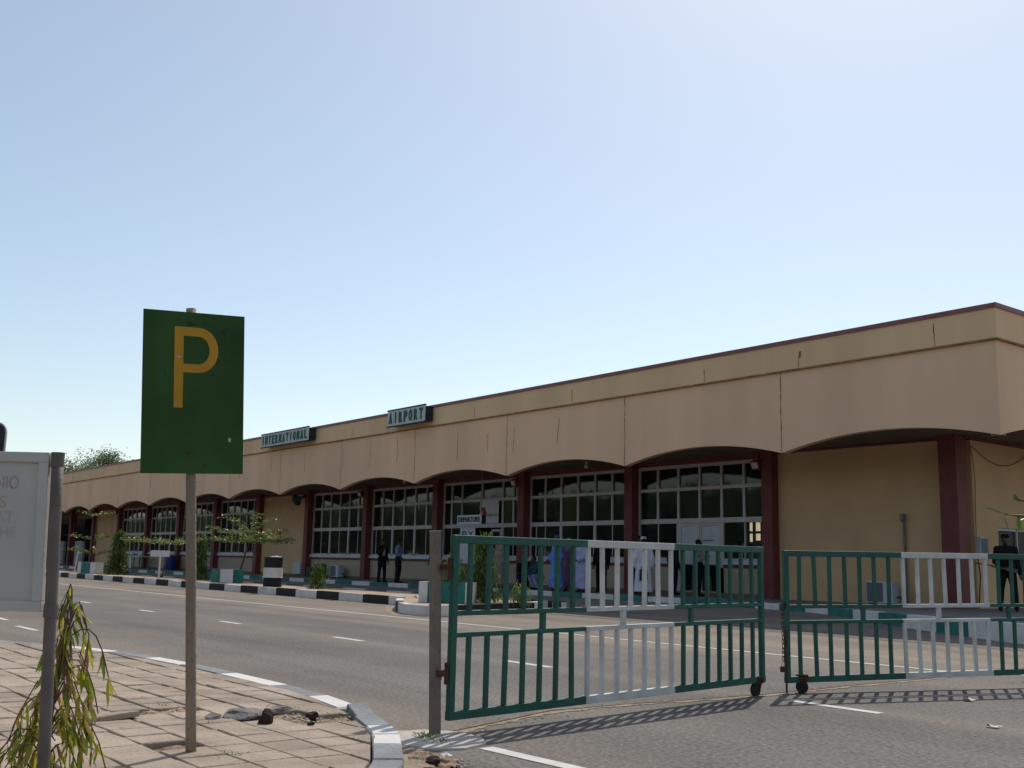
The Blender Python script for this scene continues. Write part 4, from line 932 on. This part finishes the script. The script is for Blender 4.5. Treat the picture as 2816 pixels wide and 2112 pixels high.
weeping('weeping_shrub', 'tall cone shaped weeping shrub near the far planter', 'shrub', (-55.5, 18.1, IH-.02), 2.3, .52, 2400, .2, M['leafS'], 1, 'cone shaped shrubs on the island')
weeping('weeping_shrub', 'cone shaped weeping shrub partly hidden behind the parking sign pole', 'shrub', (-45.1, 18.2, IH-.02), 2.05, .4, 1900, .18, M['leafS'], 2, 'cone shaped shrubs on the island')
weeping('weeping_shrub', 'cone shaped weeping shrub at the island tip behind the left gate leaf', 'shrub', (-21.95, 16.3, IH-.02), 1.75, .42, 2200, .14, M['leafS'], 3, 'cone shaped shrubs on the island')
weeping('weeping_shrub', 'short bushy pot sized shrub between the drum and the gate post', 'shrub', (-33.0, 17.5, IH-.02), .85, .3, 800, .12, M['leafS'], 4, 'cone shaped shrubs on the island', fat=.3)
weeping('low_plant', 'low bright green plant at the tip of the island right of the cone shrub', 'plant', (-21.35, 17.0, IH-.02), .42, .3, 220, .13, M['leafC'], 5, fat=.35)
weeping('low_plant', 'drooping plant growing in the green planter at the island tip', 'plant', (-22.0, 15.35, .62), .75, .34, 420, .15, M['leafB'], 6, fat=.3)
def layered(label, loc, trunk, tiers, nl, ll, mt, seed):
    rg = random.Random(seed); t = thing('young_tree', label, 'tree', loc, 0, 'young flat branched trees on the island')
    mb = MB(); mb.tube(trunk, [.05, .042, .036, .028, .02][:len(trunk)], 8); fol = MB(); br = MB()
    tk = mb.build('trunk', M['trunk'], t, smooth=True)
    for (f, rad_, nbr, rise) in tiers:
        br = MB()
        i = f*(len(trunk)-1); i0 = min(int(i), len(trunk)-2); c = Vector(trunk[i0]).lerp(Vector(trunk[i0+1]), i-i0)
        for b in range(nbr):
            a = 6.283*(b+rg.uniform(-.3, .3))/nbr; L = rad_*rg.uniform(.7, 1.1)
            p1 = c+Vector((math.cos(a)*L*.5, math.sin(a)*L*.5, rise*.7)); p2 = c+Vector((math.cos(a)*L, math.sin(a)*L, rise+rg.uniform(-.08, .12)))
            br.tube([c, p1, p2], [.016, .01, .005], 5, cap=False)
            for k in range(nl):
                u = rg.uniform(.18, 1.03); q = c.lerp(p1, u*2) if u < .5 else p1.lerp(p2, u*2-1)
                q = q+Vector((rg.gauss(0, .09), rg.gauss(0, .09), rg.gauss(0, .05)))
                leaf(fol, q, (rg.gauss(0, 1), rg.gauss(0, 1), rg.uniform(.0, .5)), ll*rg.uniform(.6, 1.2), ll*.5, .5, rg)
        br.build('branches', M['trunk'], tk)
    fol.build('crown', mt, t)
    return t
layered('leaning young tree with wide flat branches beside the banded drum', (-41.0, 18.6, IH-.02), [(-1.0, 0, 0), (-.75, 0, .5), (-.45, 0, 1.1), (-.2, .05, 1.55), (-.1, .1, 2.0), (-.55, .2, 2.75)][:5], [(.8, 2.4, 9, .1), (.86, 1.8, 7, .35), (.95, 1.1, 3, .75)], 60, .17, M['leafC'], 12)
layered('young flat topped tree behind the small T shaped sign', (-49.0, 18.2, IH-.02), [(-.5, 0, 0), (-.35, 0, .4), (-.1, 0, .9), (0, 0, 1.3), (.05, 0, 1.55)], [(1, 2.2, 13, .15)], 70, .15, M['leafC'], 13)
layered('sparse young tree with white tipped leaves by the far planter', (-62.6, 19.0, IH-.02), [(0, 0, 0), (0, 0, .8), (.05, 0, 1.5), (.1, 0, 2.3), (.2, 0, 3.3)], [(.3, 2.3, 6, .4), (.58, 1.8, 5, .35), (.95, .8, 4, .2)], 16, .22, M['leafC'], 14)
# foreground plant behind the left post: long drooping leaves on arching twigs
def fore_plant():
    rg = random.Random(21); t = thing('weeping_sapling', 'yellow green weeping sapling with long drooping leaves behind the leaning left post', 'sapling', (-4.825, 1.325, .13))
    mb = MB(); st = [(0, 0, 0), (-.01, .02, .3), (.0, .035, .55), (-.01, .05, .75), (0, .06, .86)]; mb.tube(st, [.013, .01, .008, .006, .003], 8); mb.build('trunk', M['trunk'], t, smooth=True)
    tw = MB(); fo = MB()
    Rr = Vector((.6137, .7896, 0)); Ff = Vector((-.79, .6137, 0))
    for i in range(46):
        f = i/45; z = .08+.76*f; c = Vector((0, .07*f, z)); a = rg.uniform(0, 6.283); rad = (.2*(1-f)**.8+.03)*rg.uniform(.5, 1.25)
        dv = Rr*math.cos(a)+Ff*math.sin(a)*.8
        mid = c+dv*rad*.6+Vector((0, 0, .06+.05*rg.random())); e = c+dv*rad+Vector((0, 0, -.1-.1*rg.random()))
        if e.z < .02: e.z = .02
        P5 = [c, c.lerp(mid, .5)+Vector((0, 0, .03)), mid, mid.lerp(e, .5)+dv*.03, e]
        tw.tube(P5, [.004, .0035, .003, .0025, .0015], 5, cap=False)
        for k in range(11 if f < .55 else 6):
            u = rg.uniform(.2, 1)*4; j = min(int(u), 3); q = P5[j].lerp(P5[j+1], u-j)
            dd = dv*rg.uniform(.0, .5)+Rr*rg.gauss(0, .25)+Ff*rg.gauss(0, .25)+Vector((0, 0, -1))
            longleaf(fo, q, dd, rg.uniform(.06, .12), rg.uniform(.013, .021), rg)
    # the long bare arching twigs of the photograph
    for s_, z, L in ((1, .7, .2), (1, .55, .17), (-1, .42, .2), (1, .33, .22), (-1, .3, .16)):
        c = Vector((0, .05, z)); pts = [c+Rr*s_*L*(k/6)+Vector((0, 0, .09*math.sin(math.pi*min(1, k/6*.75))-.2*(k/6)**3)) for k in range(7)]
        tw.tube(pts, .003, 5, cap=False)
        for k in range(6): longleaf(fo, pts[rg.randint(3, 6)], Rr*rg.gauss(0, .3)+Ff*rg.gauss(0, .3)+Vector((0, 0, -1)), rg.uniform(.08, .13), .015, rg)
    tw.build('twigs', M['trunk'], t); fo.build('foliage', M['leafY'], t, smooth=True)
def longleaf(mb, p, d, L, wd, rg):
    d = Vector(d).normalized(); a = rg.uniform(0, 6.28); s = Vector((math.cos(a), math.sin(a), .1)); s = (s-d*s.dot(d)).normalized(); n = s.cross(d)
    cv = rg.uniform(-.25, .25); vs = []
    for k, (u, w_) in enumerate(((0, .15), (.25, .8), (.55, 1.), (.8, .65), (1, .03))):
        wv = .12*math.sin(u*9+a)*wd*3; c = Vector(p)+d*L*u+n*(cv*L*u*u)+s*wv*.4; vs += [c-s*wd/2*w_+n*wd*.2*w_, c, c+s*wd/2*w_+n*wd*.2*w_]
    fs = []
    for k in range(4): b = 3*k; fs += [(b, b+1, b+4, b+3), (b+1, b+2, b+5, b+4)]
    mb.add(vs, fs)
fore_plant()
# far trees above the roof
def far_tree(label, x, y, H_, W_, seed):
    rg = random.Random(seed); t = thing('tree', label, 'tree', (x, y, 0), 0, 'trees behind the far end of the building')
    mb = MB(); mb.tube([(0, 0, 0), (.1, 0, H_*.3), (0, .1, H_*.55), (.1, 0, H_*.85)], [.35, .28, .2, .06], 8)
    fo = MB(); cl = []
    for i in range(26):
        a = rg.uniform(0, 6.28); q = rg.uniform(0, 1)**.6; z = H_*rg.uniform(.45, .98); r_ = W_*(1-((z/H_-.6)/.5)**2*.8)*q
        cl.append(Vector((math.cos(a)*r_, math.sin(a)*r_, z)))
    for c in cl:
        mb.tube([(0, 0, min(c.z*.7, H_*.6)), c*.55+Vector((0, 0, c.z*.35)), c], [.09, .06, .02], 5, cap=False)
        s_ = rg.uniform(.5, 1.15)
        for k in range(130):
            p = c+Vector((rg.gauss(0, s_), rg.gauss(0, s_), rg.gauss(0, s_*.65))); leaf(fo, p, (rg.gauss(0, 1), rg.gauss(0, 1), rg.gauss(0, .6)), .36, .2, .3, rg)
    mb.build('trunk', M['trunk'], t, smooth=True); fo.build('crown', M['leafD'], t)
for i, (x, y, H_, W_, l) in enumerate([(-156, 42, 13.7, 5.0, 'leftmost tree crown showing just above the far roof end beside the grey post'), (-148, 44, 14.6, 4.6, 'second tree crown from the left above the far roof end'), (-140, 42, 14.2, 4.2, 'third tree crown above the far roof, tall and ragged'), (-131.5, 41, 13.4, 3.6, 'rightmost and smallest tree crown above the far roof, left of the parking sign'), (-170, 44, 14, 5.5, 'tree crown hidden mostly behind the white board at the far roof end')]): far_tree(l, x, y, H_, W_, 40+i)
# belt of trees across the car park behind the camera: the glass of the terminal mirrors it
mb = MB(); rg = random.Random(99)
for i in range(800):
    x_ = rg.uniform(-340, 60); y_ = -48+rg.gauss(0, 3); h_ = 12.0+1.0*noise.noise((x_*.06, 0, 0))+rg.uniform(-2, .4)
    mb.ball((x_, y_, h_-4.5), 1, 4, (rg.uniform(2, 3.6), 2, rg.uniform(3, 4.5)))
    if i % 7 == 0: mb.tube([(x_, y_, 0), (x_, y_, 5)], .3, 6)
for i in range(4000):
    x_ = rg.uniform(-340, 60); h_ = 10.2+2.2*noise.noise((x_*.09, 0, 0)); leaf(mb, (x_, -49+rg.gauss(0, 2), h_*rg.uniform(.6, 1.1)), (rg.gauss(0, 1), rg.gauss(0, 1), rg.gauss(0, 1)), .9, .6, .2, rg)
o = mb.build('far_wood', M['leafB']); o['kind'] = 'stuff'; tag(o, 'distant belt of dark trees mirrored in the terminal windows', 'trees')
# drooping palm like branch at the right edge, from a small tree outside the frame
t = thing('bare_branched_tree', 'tree at the right edge whose drooping branch with a few long leaves reaches into view', 'tree', (-5.6, 15.6, 0))
mb = MB(); mb.tube([(0, 0, 0), (.05, -.1, 1.0), (-.1, -.3, 1.9), (-.2, -.5, 2.6)], [.08, .06, .05, .03], 8, )
tk = mb.build('trunk', M['trunk'], t, smooth=True)
mb = MB(); br = [(-5.75, 15.2, 1.9), (-6.3, 14.6, 1.98), (-6.85, 14.0, 1.94), (-7.1, 13.7, 2.0)]; mb.tube(br, [.03, .022, .014, .006], 6); mb.tube([(-5.75, 15.2, 1.9), (-6.5, 14.3, 1.86), (-7.0, 13.85, 1.97)], [.022, .016, .008], 6)
mb.tube([(-5.75, 15.2, 1.9), (-6.6, 14.2, 2.05), (-6.97, 13.83, 2.19)], [.02, .014, .012], 6); mb.build('branches', M['trunk'], tk, world=True)
fo = MB(); rg = random.Random(3)
for q, d, L in (((-7.1, 13.7, 2.0), (-.6, -.75, .25), .26), ((-7.1, 13.72, 1.99), (.2, .3, -1), .24), ((-6.98, 13.84, 1.96), (.05, .1, -1), .2), ((-6.9, 13.95, 1.99), (-.6, -.75, .1), .3), ((-6.8, 14.1, 1.98), (-.6, -.7, -.1), .3), ((-6.7, 14.2, 1.95), (-.5, -.8, -.2), .28), ((-6.75, 14.1, 2.0), (.4, .5, -.5), .3), ((-6.95, 13.86, 2.16), (-.3, -.5, .5), .14)): longleaf(fo, q, d, L, .06, rg)
for k in range(30): longleaf(fo, (-5.8+rg.gauss(0, .2), 15.2+rg.gauss(0, .2), 2.6+rg.gauss(0, .2)), (rg.gauss(0, 1), rg.gauss(0, 1), -.5), .22, .035, rg)
fo.build('crown', M['leafB'], t, world=True)
# grass tufts and weeds in the pavement
mb = MB(); rg = random.Random(9)
def tuft(x, y, z, n, h, sp):
    for k in range(n):
        a = rg.uniform(0, 6.28); p = (x+rg.gauss(0, sp), y+rg.gauss(0, sp*.6), z); longleaf(mb, p, (math.cos(a), math.sin(a), rg.uniform(.3, 1.2)), h*rg.uniform(.5, 1.2), .006, rg)
for x, y, n, sp in ((-7.02, 2.95, 60, .1), (-6.95, 3.05, 40, .08), (-5.72, 2.56, 80, .07), (-7.3, 3.55, 60, .12), (-7.05, 3.75, 60, .12), (-6.9, 3.85, 50, .08), (-5.82, 3.9, 60, .05), (-5.6, 3.84, 30, .05), (-7.8, 2.95, 25, .05), (-5.75, 3.42, 20, .05)): tuft(x, y, .125 if x > -5.7 or y < 3.9 else .12, n, .05, sp)
o = mb.build('grass', M['leafB']); o['kind'] = 'stuff'; tag(o, 'short weeds and grass tufts in the broken pavement', 'grass')

# ------------------------------------------------------------------ rubble
def rock(name, label, cat, c, r, sc, mt, seed, rz=0, group=None):
    bm = bmesh.new(); bmesh.ops.create_icosphere(bm, subdivisions=3, radius=1)
    for v in bm.verts:
        p = v.co.copy(); k = 1+.28*noise.noise(p*1.3+Vector((seed, 0, 0)))+.12*noise.noise(p*3.1+Vector((seed, 3, 0)))
        # flatten into facets
        for ax in (Vector((1, .2, .1)), Vector((-.3, 1, .2)), Vector((.1, -.4, 1)), Vector((-1, -.3, .4))):
            a = ax.normalized(); dd = p.dot(a)
            if dd > .62: p -= a*(dd-.62)*.85
        v.co = Vector((p.x*sc[0], p.y*sc[1], p.z*sc[2]))*k*r
    me = bpy.data.meshes.new(name); bm.to_mesh(me); bm.free(); me.materials.append(mt); o = bpy.data.objects.new(name, me); C.objects.link(o); o.location = c; o.rotation_euler = (0, 0, rz)
    return tag(o, label, cat, group)
rock('rock', 'dark wedge shaped stone standing on the pavers right of the parking pole', 'rock', (-6.64, 3.2, .18), .058, (1, .8, 1.25), M['darkrock'], 2, .6)
rock('rock', 'tiny dark pebble right of the wedge stone', 'rock', (-6.44, 3.42, .155), .025, (1.2, 1, .6), M['darkrock'], 5)
rock('rock', 'dark round lump on the broken paving near the kerb gap', 'rock', (-6.8, 3.62, .15), .045, (1.2, 1, .7), M['darkrock'], 7)
rock('concrete_lump', 'long flat grey concrete slab fragment lying on the broken paving', 'rubble', (-7.02, 3.2, .165), .13, (1.5, 1.0, .28), M['rubble'], 9, 2.2)
rock('concrete_lump', 'small grey concrete lump left of the slab fragment', 'rubble', (-6.98, 2.98, .155), .06, (1.2, 1, .6), M['rubble'], 11, .4)
rock('concrete_lump', 'thin dark concrete splinter behind the slab fragment', 'rubble', (-7.1, 3.5, .16), .09, (.6, 1.6, .3), M['rubble'], 12, .3)
rock('rock', 'black stone lying in the weeds by the kerb end', 'rock', (-5.46, 3.72, .05), .045, (1.3, 1, .55), M['darkrock'], 14, .7)
def slab(label, c, rot, s=(.14, .14, .028)):
    mb = MB(); mb.box(-s[0], s[0], -s[1], s[1], -s[2], s[2]); o = mb.build('loose_paver', M['paver'], bevel=.008); o.location = c; o.rotation_euler = rot; tag(o, label, 'paver')
slab('tilted loose paver lifted at the bare soil strip near the sapling', (-7.32, 2.3, .145), (R(4), R(-7), R(8)), (.13, .27, .02))
slab('narrow broken paver lying in the soil behind the parking pole', (-6.95, 2.8, .135), (R(2), R(4), R(14)), (.035, .17, .022))
rg = random.Random(77)
mb = MB()
for k in range(160):
    u = rg.uniform(0, 1); x = -8+1.45*u+rg.gauss(0, .08); y = 2.35+1.35*u*1.05+rg.gauss(0, .12); s_ = rg.uniform(.004, .014); mb.ball((x, y, .135), s_, 3, (1.2, 1, .7))
for k in range(60): mb.ball((-5.62+rg.gauss(0, .16), 3.88+rg.gauss(0, .06), .02), rg.uniform(.004, .012), 3)
for k in range(90): x, y = J[rg.randint(0, 9)]; mb.ball((x+rg.gauss(0, .12), y+rg.uniform(0, 1), .006), rg.uniform(.003, .01), 3)
for k in range(120): mb.ball((rg.uniform(-16, -1), rg.uniform(4.6, 13), .003), rg.uniform(.003, .009), 3)
o = mb.build('gravel', M['concrete']); o['kind'] = 'stuff'; tag(o, 'scattered gravel and grit on the road and soil', 'gravel')
def litter(label, x, y, z, s_, seed, mt='white'):
    rg = random.Random(seed); mb = MB(); n = 5; vs = []
    for i in range(n):
        for j in range(n): vs.append((x+(i-2)*s_*.3+rg.gauss(0, s_*.05), y+(j-2)*s_*.2+rg.gauss(0, s_*.05), z+abs(rg.gauss(0, s_*.12))))
    mb.add(vs, [(i*n+j, (i+1)*n+j, (i+1)*n+j+1, i*n+j+1) for i in range(n-1) for j in range(n-1)]); o = mb.build('paper_scrap', M[mt]); tag(o, label, 'litter')
litter('crumpled white paper scrap on the asphalt at lower right', -4.58, 8.5, .01, .09, 1)
litter('flat pale scrap on the asphalt behind the larger paper scrap', -5.65, 10.04, .01, .1, 2)
litter('white scrap among the weeds at the kerb end', -5.55, 3.86, .05, .07, 3)
litter('white crumpled scrap on the island edge left of the green planter', -25.0, 16.4, .24, .3, 4)
litter('tiny white scrap on the inner edge of the near kerb gap', -6.72, 3.83, .155, .03, 5)

# ------------------------------------------------------------------ people
def limb(mb, pts, rad, n=9):
    mb.tube(pts, rad, n)
    for p, r_ in zip(pts, rad): mb.ball(p, r_*.985, 6)
def hand(mb, w, d, side, curl=.35):
    d = Vector(d).normalized(); w = Vector(w); s = d.cross(Vector((0, 0, 1)))
    s = s.normalized() if s.length > .15 else Vector((0, 1, 0)); up = s.cross(d)
    limb(mb, [w, w+d*.05, w+d*.085], [.026, .036, .034])
    for i, (o_, L) in enumerate(((-.027, .07), (-.009, .08), (.009, .075), (.027, .058))):
        b = w+d*.085+s*o_; k = b+d*L*.5; t_ = k+(d*math.cos(curl+.1*i)+up*math.sin(curl+.1*i)*.9)*L*.55; limb(mb, [b, k, t_], [.0105, .0098, .0085], 6)
    b = w+d*.035+s*side*.03; limb(mb, [b, b+d*.03+s*side*.022, b+d*.06+s*side*.022+up*.01], [.013, .0115, .0095], 6)
def person(label, loc, face, H_=1.75, pose=None, outfit=(), hair=True, cap=None, skin='skin'):
    """local frame: x forward, y to the left; loc is the ground point between the feet"""
    k = H_/1.75; P_ = dict(hipL=(0, .095, .93), hipR=(0, -.095, .93), kneL=(.03, .11, .5), kneR=(.0, -.11, .5), ankL=(-.02, .12, .09), ankR=(-.04, -.12, .09), pel=(0, 0, .96), wai=(0, 0, 1.1), che=(0, 0, 1.33), neck=(0, 0, 1.5),
        shL=(0, .185, 1.42), shR=(0, -.185, 1.42), elL=(-.03, .24, 1.13), elR=(-.03, -.24, 1.13), wrL=(.06, .25, .88), wrR=(.06, -.25, .88), head=(.015, 0, 1.63))
    P_.update(pose or {}); P_ = {a: Vector(b)*k for a, b in P_.items()}
    t = thing('person', label, 'person', loc, face)
    def body_into(mb, e=0., parts=('torso', 'arms', 'legs', 'head', 'hands', 'feet'), arms=1.):
        if 'torso' in parts:
            for a, r_, wd in (('pel', .115, .055), ('wai', .105, .045), ('che', .118, .06)):
                c = P_[a]; lat = (P_['hipL']-P_['hipR']).normalized()
                limb(mb, [c-lat*wd, c+lat*wd], [r_*k+e, r_*k+e])
            limb(mb, [P_['pel'], P_['wai'], P_['che'], P_['che'].lerp(P_['neck'], .6)], [.12*k+e, .11*k+e, .125*k+e, .08*k+e])
            limb(mb, [P_['shL'], P_['shR']], [.062*k+e, .062*k+e])
        if 'head' in parts:
            h = P_['head']; limb(mb, [P_['che'].lerp(P_['neck'], .5), P_['neck'], h-Vector((0, 0, .06))*k], [.062*k, .055*k, .055*k])
            mb.ball(h+Vector((-.01, 0, .015))*k, k, 8, (.096, .077, .105)); mb.ball(h+Vector((.03, 0, -.045))*k, k, 6, (.06, .058, .07))
            limb(mb, [h+Vector((.088, 0, .015))*k, h+Vector((.112, 0, -.018))*k], [.009*k, .016*k], 6)
            limb(mb, [h+Vector((.088, .018, -.055))*k, h+Vector((.088, -.018, -.055))*k], [.012*k, .012*k], 6)
            for s_ in (-1, 1): mb.ball(h+Vector((-.005, s_*.08, 0))*k, k, 5, (.02, .012, .03))
        for s_, S_ in ((1, 'L'), (-1, 'R')):
            if 'arms' in parts:
                el, wr = P_['el'+S_], P_['wr'+S_]; wr2 = el.lerp(wr, arms)
                limb(mb, [P_['sh'+S_], P_['sh'+S_].lerp(el, .5), el, wr2], [.055*k+e, .047*k+e, .04*k+e, .03*k+e])
            if 'hands' in parts:
                el, wr = P_['el'+S_], P_['wr'+S_]; hand(mb, wr, wr-el, s_)
            if 'legs' in parts:
                limb(mb, [P_['hip'+S_], P_['hip'+S_].lerp(P_['kne'+S_], .5), P_['kne'+S_], P_['kne'+S_].lerp(P_['ank'+S_], .4), P_['ank'+S_]], [.095*k+e, .08*k+e, .058*k+e, .055*k+e, .04*k+e])
            if 'feet' in parts:
                a = P_['ank'+S_]; limb(mb, [a+Vector((-.03, 0, -.045)), a+Vector((.07, 0, -.05)), a+Vector((.17, 0, -.06))], [.04, .038, .028])
    mb = MB(); body_into(mb); mb.build('body', M[skin], t, remesh=.0125)
    if hair:
        mb = MB(); h = P_['head']; mb.ball(h+Vector((-.022, 0, .035))*k, k, 8, (.098, .084, .1)); mb.build('hair', M['hair'], t, remesh=.02)
    if cap:
        mb = MB(); h = P_['head']; mb.tube([h+Vector((-.012, 0, .05))*k, h+Vector((-.015, 0, .1))*k, h+Vector((-.018, 0, .135))*k], [.094*k, .092*k, .075*k], 16); mb.build('cap', cap, t, smooth=False)
    for kind_, mt, par in outfit:
        mb = MB()
        if kind_ == 'shirt': body_into(mb, .022, ('torso', 'arms'), par); mb.build('shirt', mt, t, remesh=.02)
        if kind_ == 'trousers': body_into(mb, .02, ('legs',)); limb(mb, [P_['hipL']+Vector((0, 0, .03)), P_['hipR']+Vector((0, 0, .03))], [.125*k, .125*k]); mb.build('trousers', mt, t, remesh=.02)
        if kind_ == 'shoes':
            body_into(mb, 0, ()); 
            for S_ in 'LR': a = P_['ank'+S_]; limb(mb, [a+Vector((-.035, 0, -.045)), a+Vector((.07, 0, -.048)), a+Vector((.18, 0, -.055))], [.046, .044, .034])
            mb.build('shoes', mt, t, remesh=.018)
        if kind_ == 'robe':
            body_into(mb, .03, ('torso', 'arms'), .93); K = 28; zs = [1.40, 1.2, .95, .6, .3, .12]; rd = [(.13, .2), (.15, .21), (.165, .225), (.19, .25), (.215, .275), (.235, .295)]
            vs = []
            for j, (z_, (rx, ry)) in enumerate(zip(zs, rd)):
                for q in range(K):
                    a = 2*math.pi*q/K; fo_ = 1+.05*j/5*math.sin(a*7+par)+.03*j/5*math.sin(a*11+2*par); vs.append((rx*math.cos(a)*fo_*k, ry*math.sin(a)*fo_*k, z_*k))
            fs = [(j*K+(q+1) % K, j*K+q, (j+1)*K+q, (j+1)*K+(q+1) % K) for j in range(5) for q in range(K)]+[tuple(range(K)), tuple(range(6*K-1, 5*K-1, -1))]
            mb.add(vs, fs)
            for S_ in 'LR':   # wide sleeves
                limb(mb, [P_['sh'+S_], P_['el'+S_], P_['el'+S_].lerp(P_['wr'+S_], .8)], [.085*k, .1*k, .11*k])
            mb.build('robe', mt, t, remesh=.022)
        if kind_ == 'shirtfront': c = P_['che']; mb.ball(c+Vector((.12, 0, -.1))*k, k, 8, (.045, .07, .17)); mb.build('shirt_front', mt, t, smooth=True)
        if kind_ == 'jacket_over_arm': c = P_['wr'+par]; mb.ball(c+Vector((-.02, 0, -.12)), 1, 8, (.09, .07, .26)); mb.build('folded_jacket', mt, t, remesh=.02)
    return t
def cloth(n, c, v=.2, sc=8): 
    return mat(n, c, .9, .1, v, sc, .3, 30)
cB = cloth('cloth_black', (.012, .012, .014)); cN = cloth('cloth_navy', (.012, .016, .05)); cLB = cloth('cloth_light_blue', (.3, .36, .5)); cP = cloth('cloth_blue_pattern', (.2, .26, .4), .75, 26)
cBR = cloth('cloth_bright_blue', (.12, .26, .62), .3, 6); cLV = cloth('cloth_lavender', (.36, .38, .6), .25, 6); cBrn = cloth('cloth_plum', (.16, .1, .15), .4, 6); cTan = cloth('cloth_tan', (.24, .2, .17), .3, 6); cW = cloth('cloth_white', (.6, .6, .68), .12, 6); cT = cloth('cloth_teal', (.02, .07, .1)); cCap = cloth('cloth_cap', (.5, .5, .42)); cCp2 = cloth('cloth_cap_blue', (.05, .09, .2)); cK = cloth('cloth_charcoal', (.02, .02, .022))
Z = WH
person('person in black suit and pale shirt, left of the one in patterned blue', (-38.45, 23.3, Z), R(5), 1.74, dict(elR=(.05, -.22, 1.15), wrR=(.2, -.1, 1.33), kneL=(.06, .1, .5), ankL=(.05, .12, .09)), [('shirt', cB, .95), ('trousers', cB, 0), ('shoes', cB, 0), ('shirtfront', cLB, 0)])
person('person in patterned blue shirt and dark trousers with a jacket over one arm', (-37.35, 23.4, Z), R(40), 1.76, dict(wrR=(.2, -.22, 1.0), wrL=(-.1, .26, .86), elR=(.02, -.24, 1.15), head=(.05, 0, 1.62)), [('shirt', cP, .45), ('trousers', cK, 0), ('shoes', cB, 0), ('jacket_over_arm', cP, 'L')])
person('person in dark navy clothes half hidden behind the gate post', (-36.3, 24.5, Z), R(-60), 1.72, None, [('shirt', cN, .95), ('trousers', cN, 0), ('shoes', cB, 0)])
person('person in a long tan robe behind the left gate leaf near the entrance', (-30.85, 23.6, Z), R(80), 1.8, None, [('robe', cTan, 1)], cap=cTan)
crouch = dict(pel=(-.12, 0, .4), hipL=(-.12, .1, .4), hipR=(-.12, -.1, .4), wai=(-.08, 0, .54), che=(.04, 0, .74), neck=(.1, 0, .9), head=(.15, 0, 1.02), shL=(.06, .18, .83), shR=(.06, -.18, .83), kneL=(.24, .15, .5), kneR=(.24, -.15, .5), ankL=(.06, .13, .09), ankR=(.06, -.13, .09), elL=(.2, .22, .6), elR=(.2, -.22, .6), wrL=(.38, .1, .52), wrR=(.38, -.1, .52))
person('person in dark clothes crouching beside the column behind the left gate leaf', (-30.1, 24.1, Z), R(-30), 1.75, crouch, [('shirt', cB, .9), ('trousers', cN, 0), ('shoes', cB, 0)])
person('person in teal top and pale trousers crouching left of the bright blue robe', (-29.1, 23.9, Z), R(-100), 1.75, crouch, [('shirt', cT, .9), ('trousers', cLV, 0), ('shoes', cB, 0)])
person('person in a bright blue robe and dark cap behind the left gate leaf', (-27.0, 23.0, Z), R(-110), 1.8, dict(elR=(.02, -.24, 1.14), wrR=(.22, -.15, 1.0)), [('robe', cBR, 2)], cap=cCp2)
person('person in a plum brown robe between the blue and the lavender robes', (-27.3, 23.8, Z), R(-70), 1.74, None, [('robe', cBrn, 3)], cap=cTan)
person('person in a pale lavender robe right of the bright blue robe', (-25.95, 23.15, Z), R(-95), 1.72, dict(elL=(.02, .24, 1.14), wrL=(.2, .1, 1.05)), [('robe', cLV, 4)], cap=cB)
person('person in black clothes standing right behind the lavender robe', (-26.35, 24.4, Z), R(-60), 1.76, None, [('shirt', cB, .95), ('trousers', cB, 0), ('shoes', cB, 0)])
w_ = person('person in a white robe and pale cap behind the left gate white bars', (-23.1, 23.1, Z), R(150), 1.74, None, [('robe', cW, 5)], cap=cCap)
tb = thing('handbag', 'dark handbag hanging beside the white robe', 'bag', (-22.85, 22.85, Z+.45))
mb = MB(); mb.box(-.14, .14, -.05, .05, 0, .34); mb.build('body', M['boxdark'], tb, bevel=.03); mb = MB(); mb.tube([(-.09, 0, .34), (-.06, 0, .44), (.06, 0, .44), (.09, 0, .34)], .01, 6); mb.build('handle', M['boxdark'], tb)
person('person in a grey white shirt beside the column left of the white robe', (-24.3, 24.1, Z), R(20), 1.82, None, [('shirt', cW, .5), ('trousers', cK, 0), ('shoes', cB, 0)])
person('person in a tan shirt at the right leaf of the glazed door', (-22.9, 25.3, Z), R(60), 1.74, dict(wrR=(.25, -.1, 1.2), elR=(.08, -.22, 1.15)), [('shirt', cTan, .5), ('trousers', cB, 0), ('shoes', cB, 0)])
person('person in dark clothes at the left leaf of the glazed door', (-24.25, 25.6, Z), R(80), 1.7, None, [('shirt', cK, .9), ('trousers', cB, 0), ('shoes', cB, 0)])
person('person in black uniform holding a rifle by the end wall window', (-13.05, 25.2, Z), R(-60), 1.8, dict(elR=(.03, -.25, 1.13), wrR=(.2, -.16, 1.02), wrL=(.02, .28, .85), ankL=(-.02, .17, .09), ankR=(-.04, -.17, .09), kneL=(.02, .14, .5), kneR=(.0, -.14, .5)), [('shirt', cB, .95), ('trousers', cB, 0), ('shoes', cB, 0)], cap=cB)
tr = thing('rifle', 'dark rifle held across by the person in black uniform', 'rifle', (-13.0, 25.0, Z+1.0), R(-150))
mb = MB(); mb.bar((-.05, 0, 0), (.28, 0, .06), .035, .05); mb.bar((-.28, 0, -.06), (-.05, 0, 0), .03, .09); mb.build('stock', M['trunk'], tr, bevel=.005)
mb = MB(); mb.tube([(.2, 0, .06), (.62, 0, .12)], .012, 8); mb.bar((.1, 0, .0), (.14, 0, -.14), .025, .04); mb.build('barrel', M['boxdark'], tr)
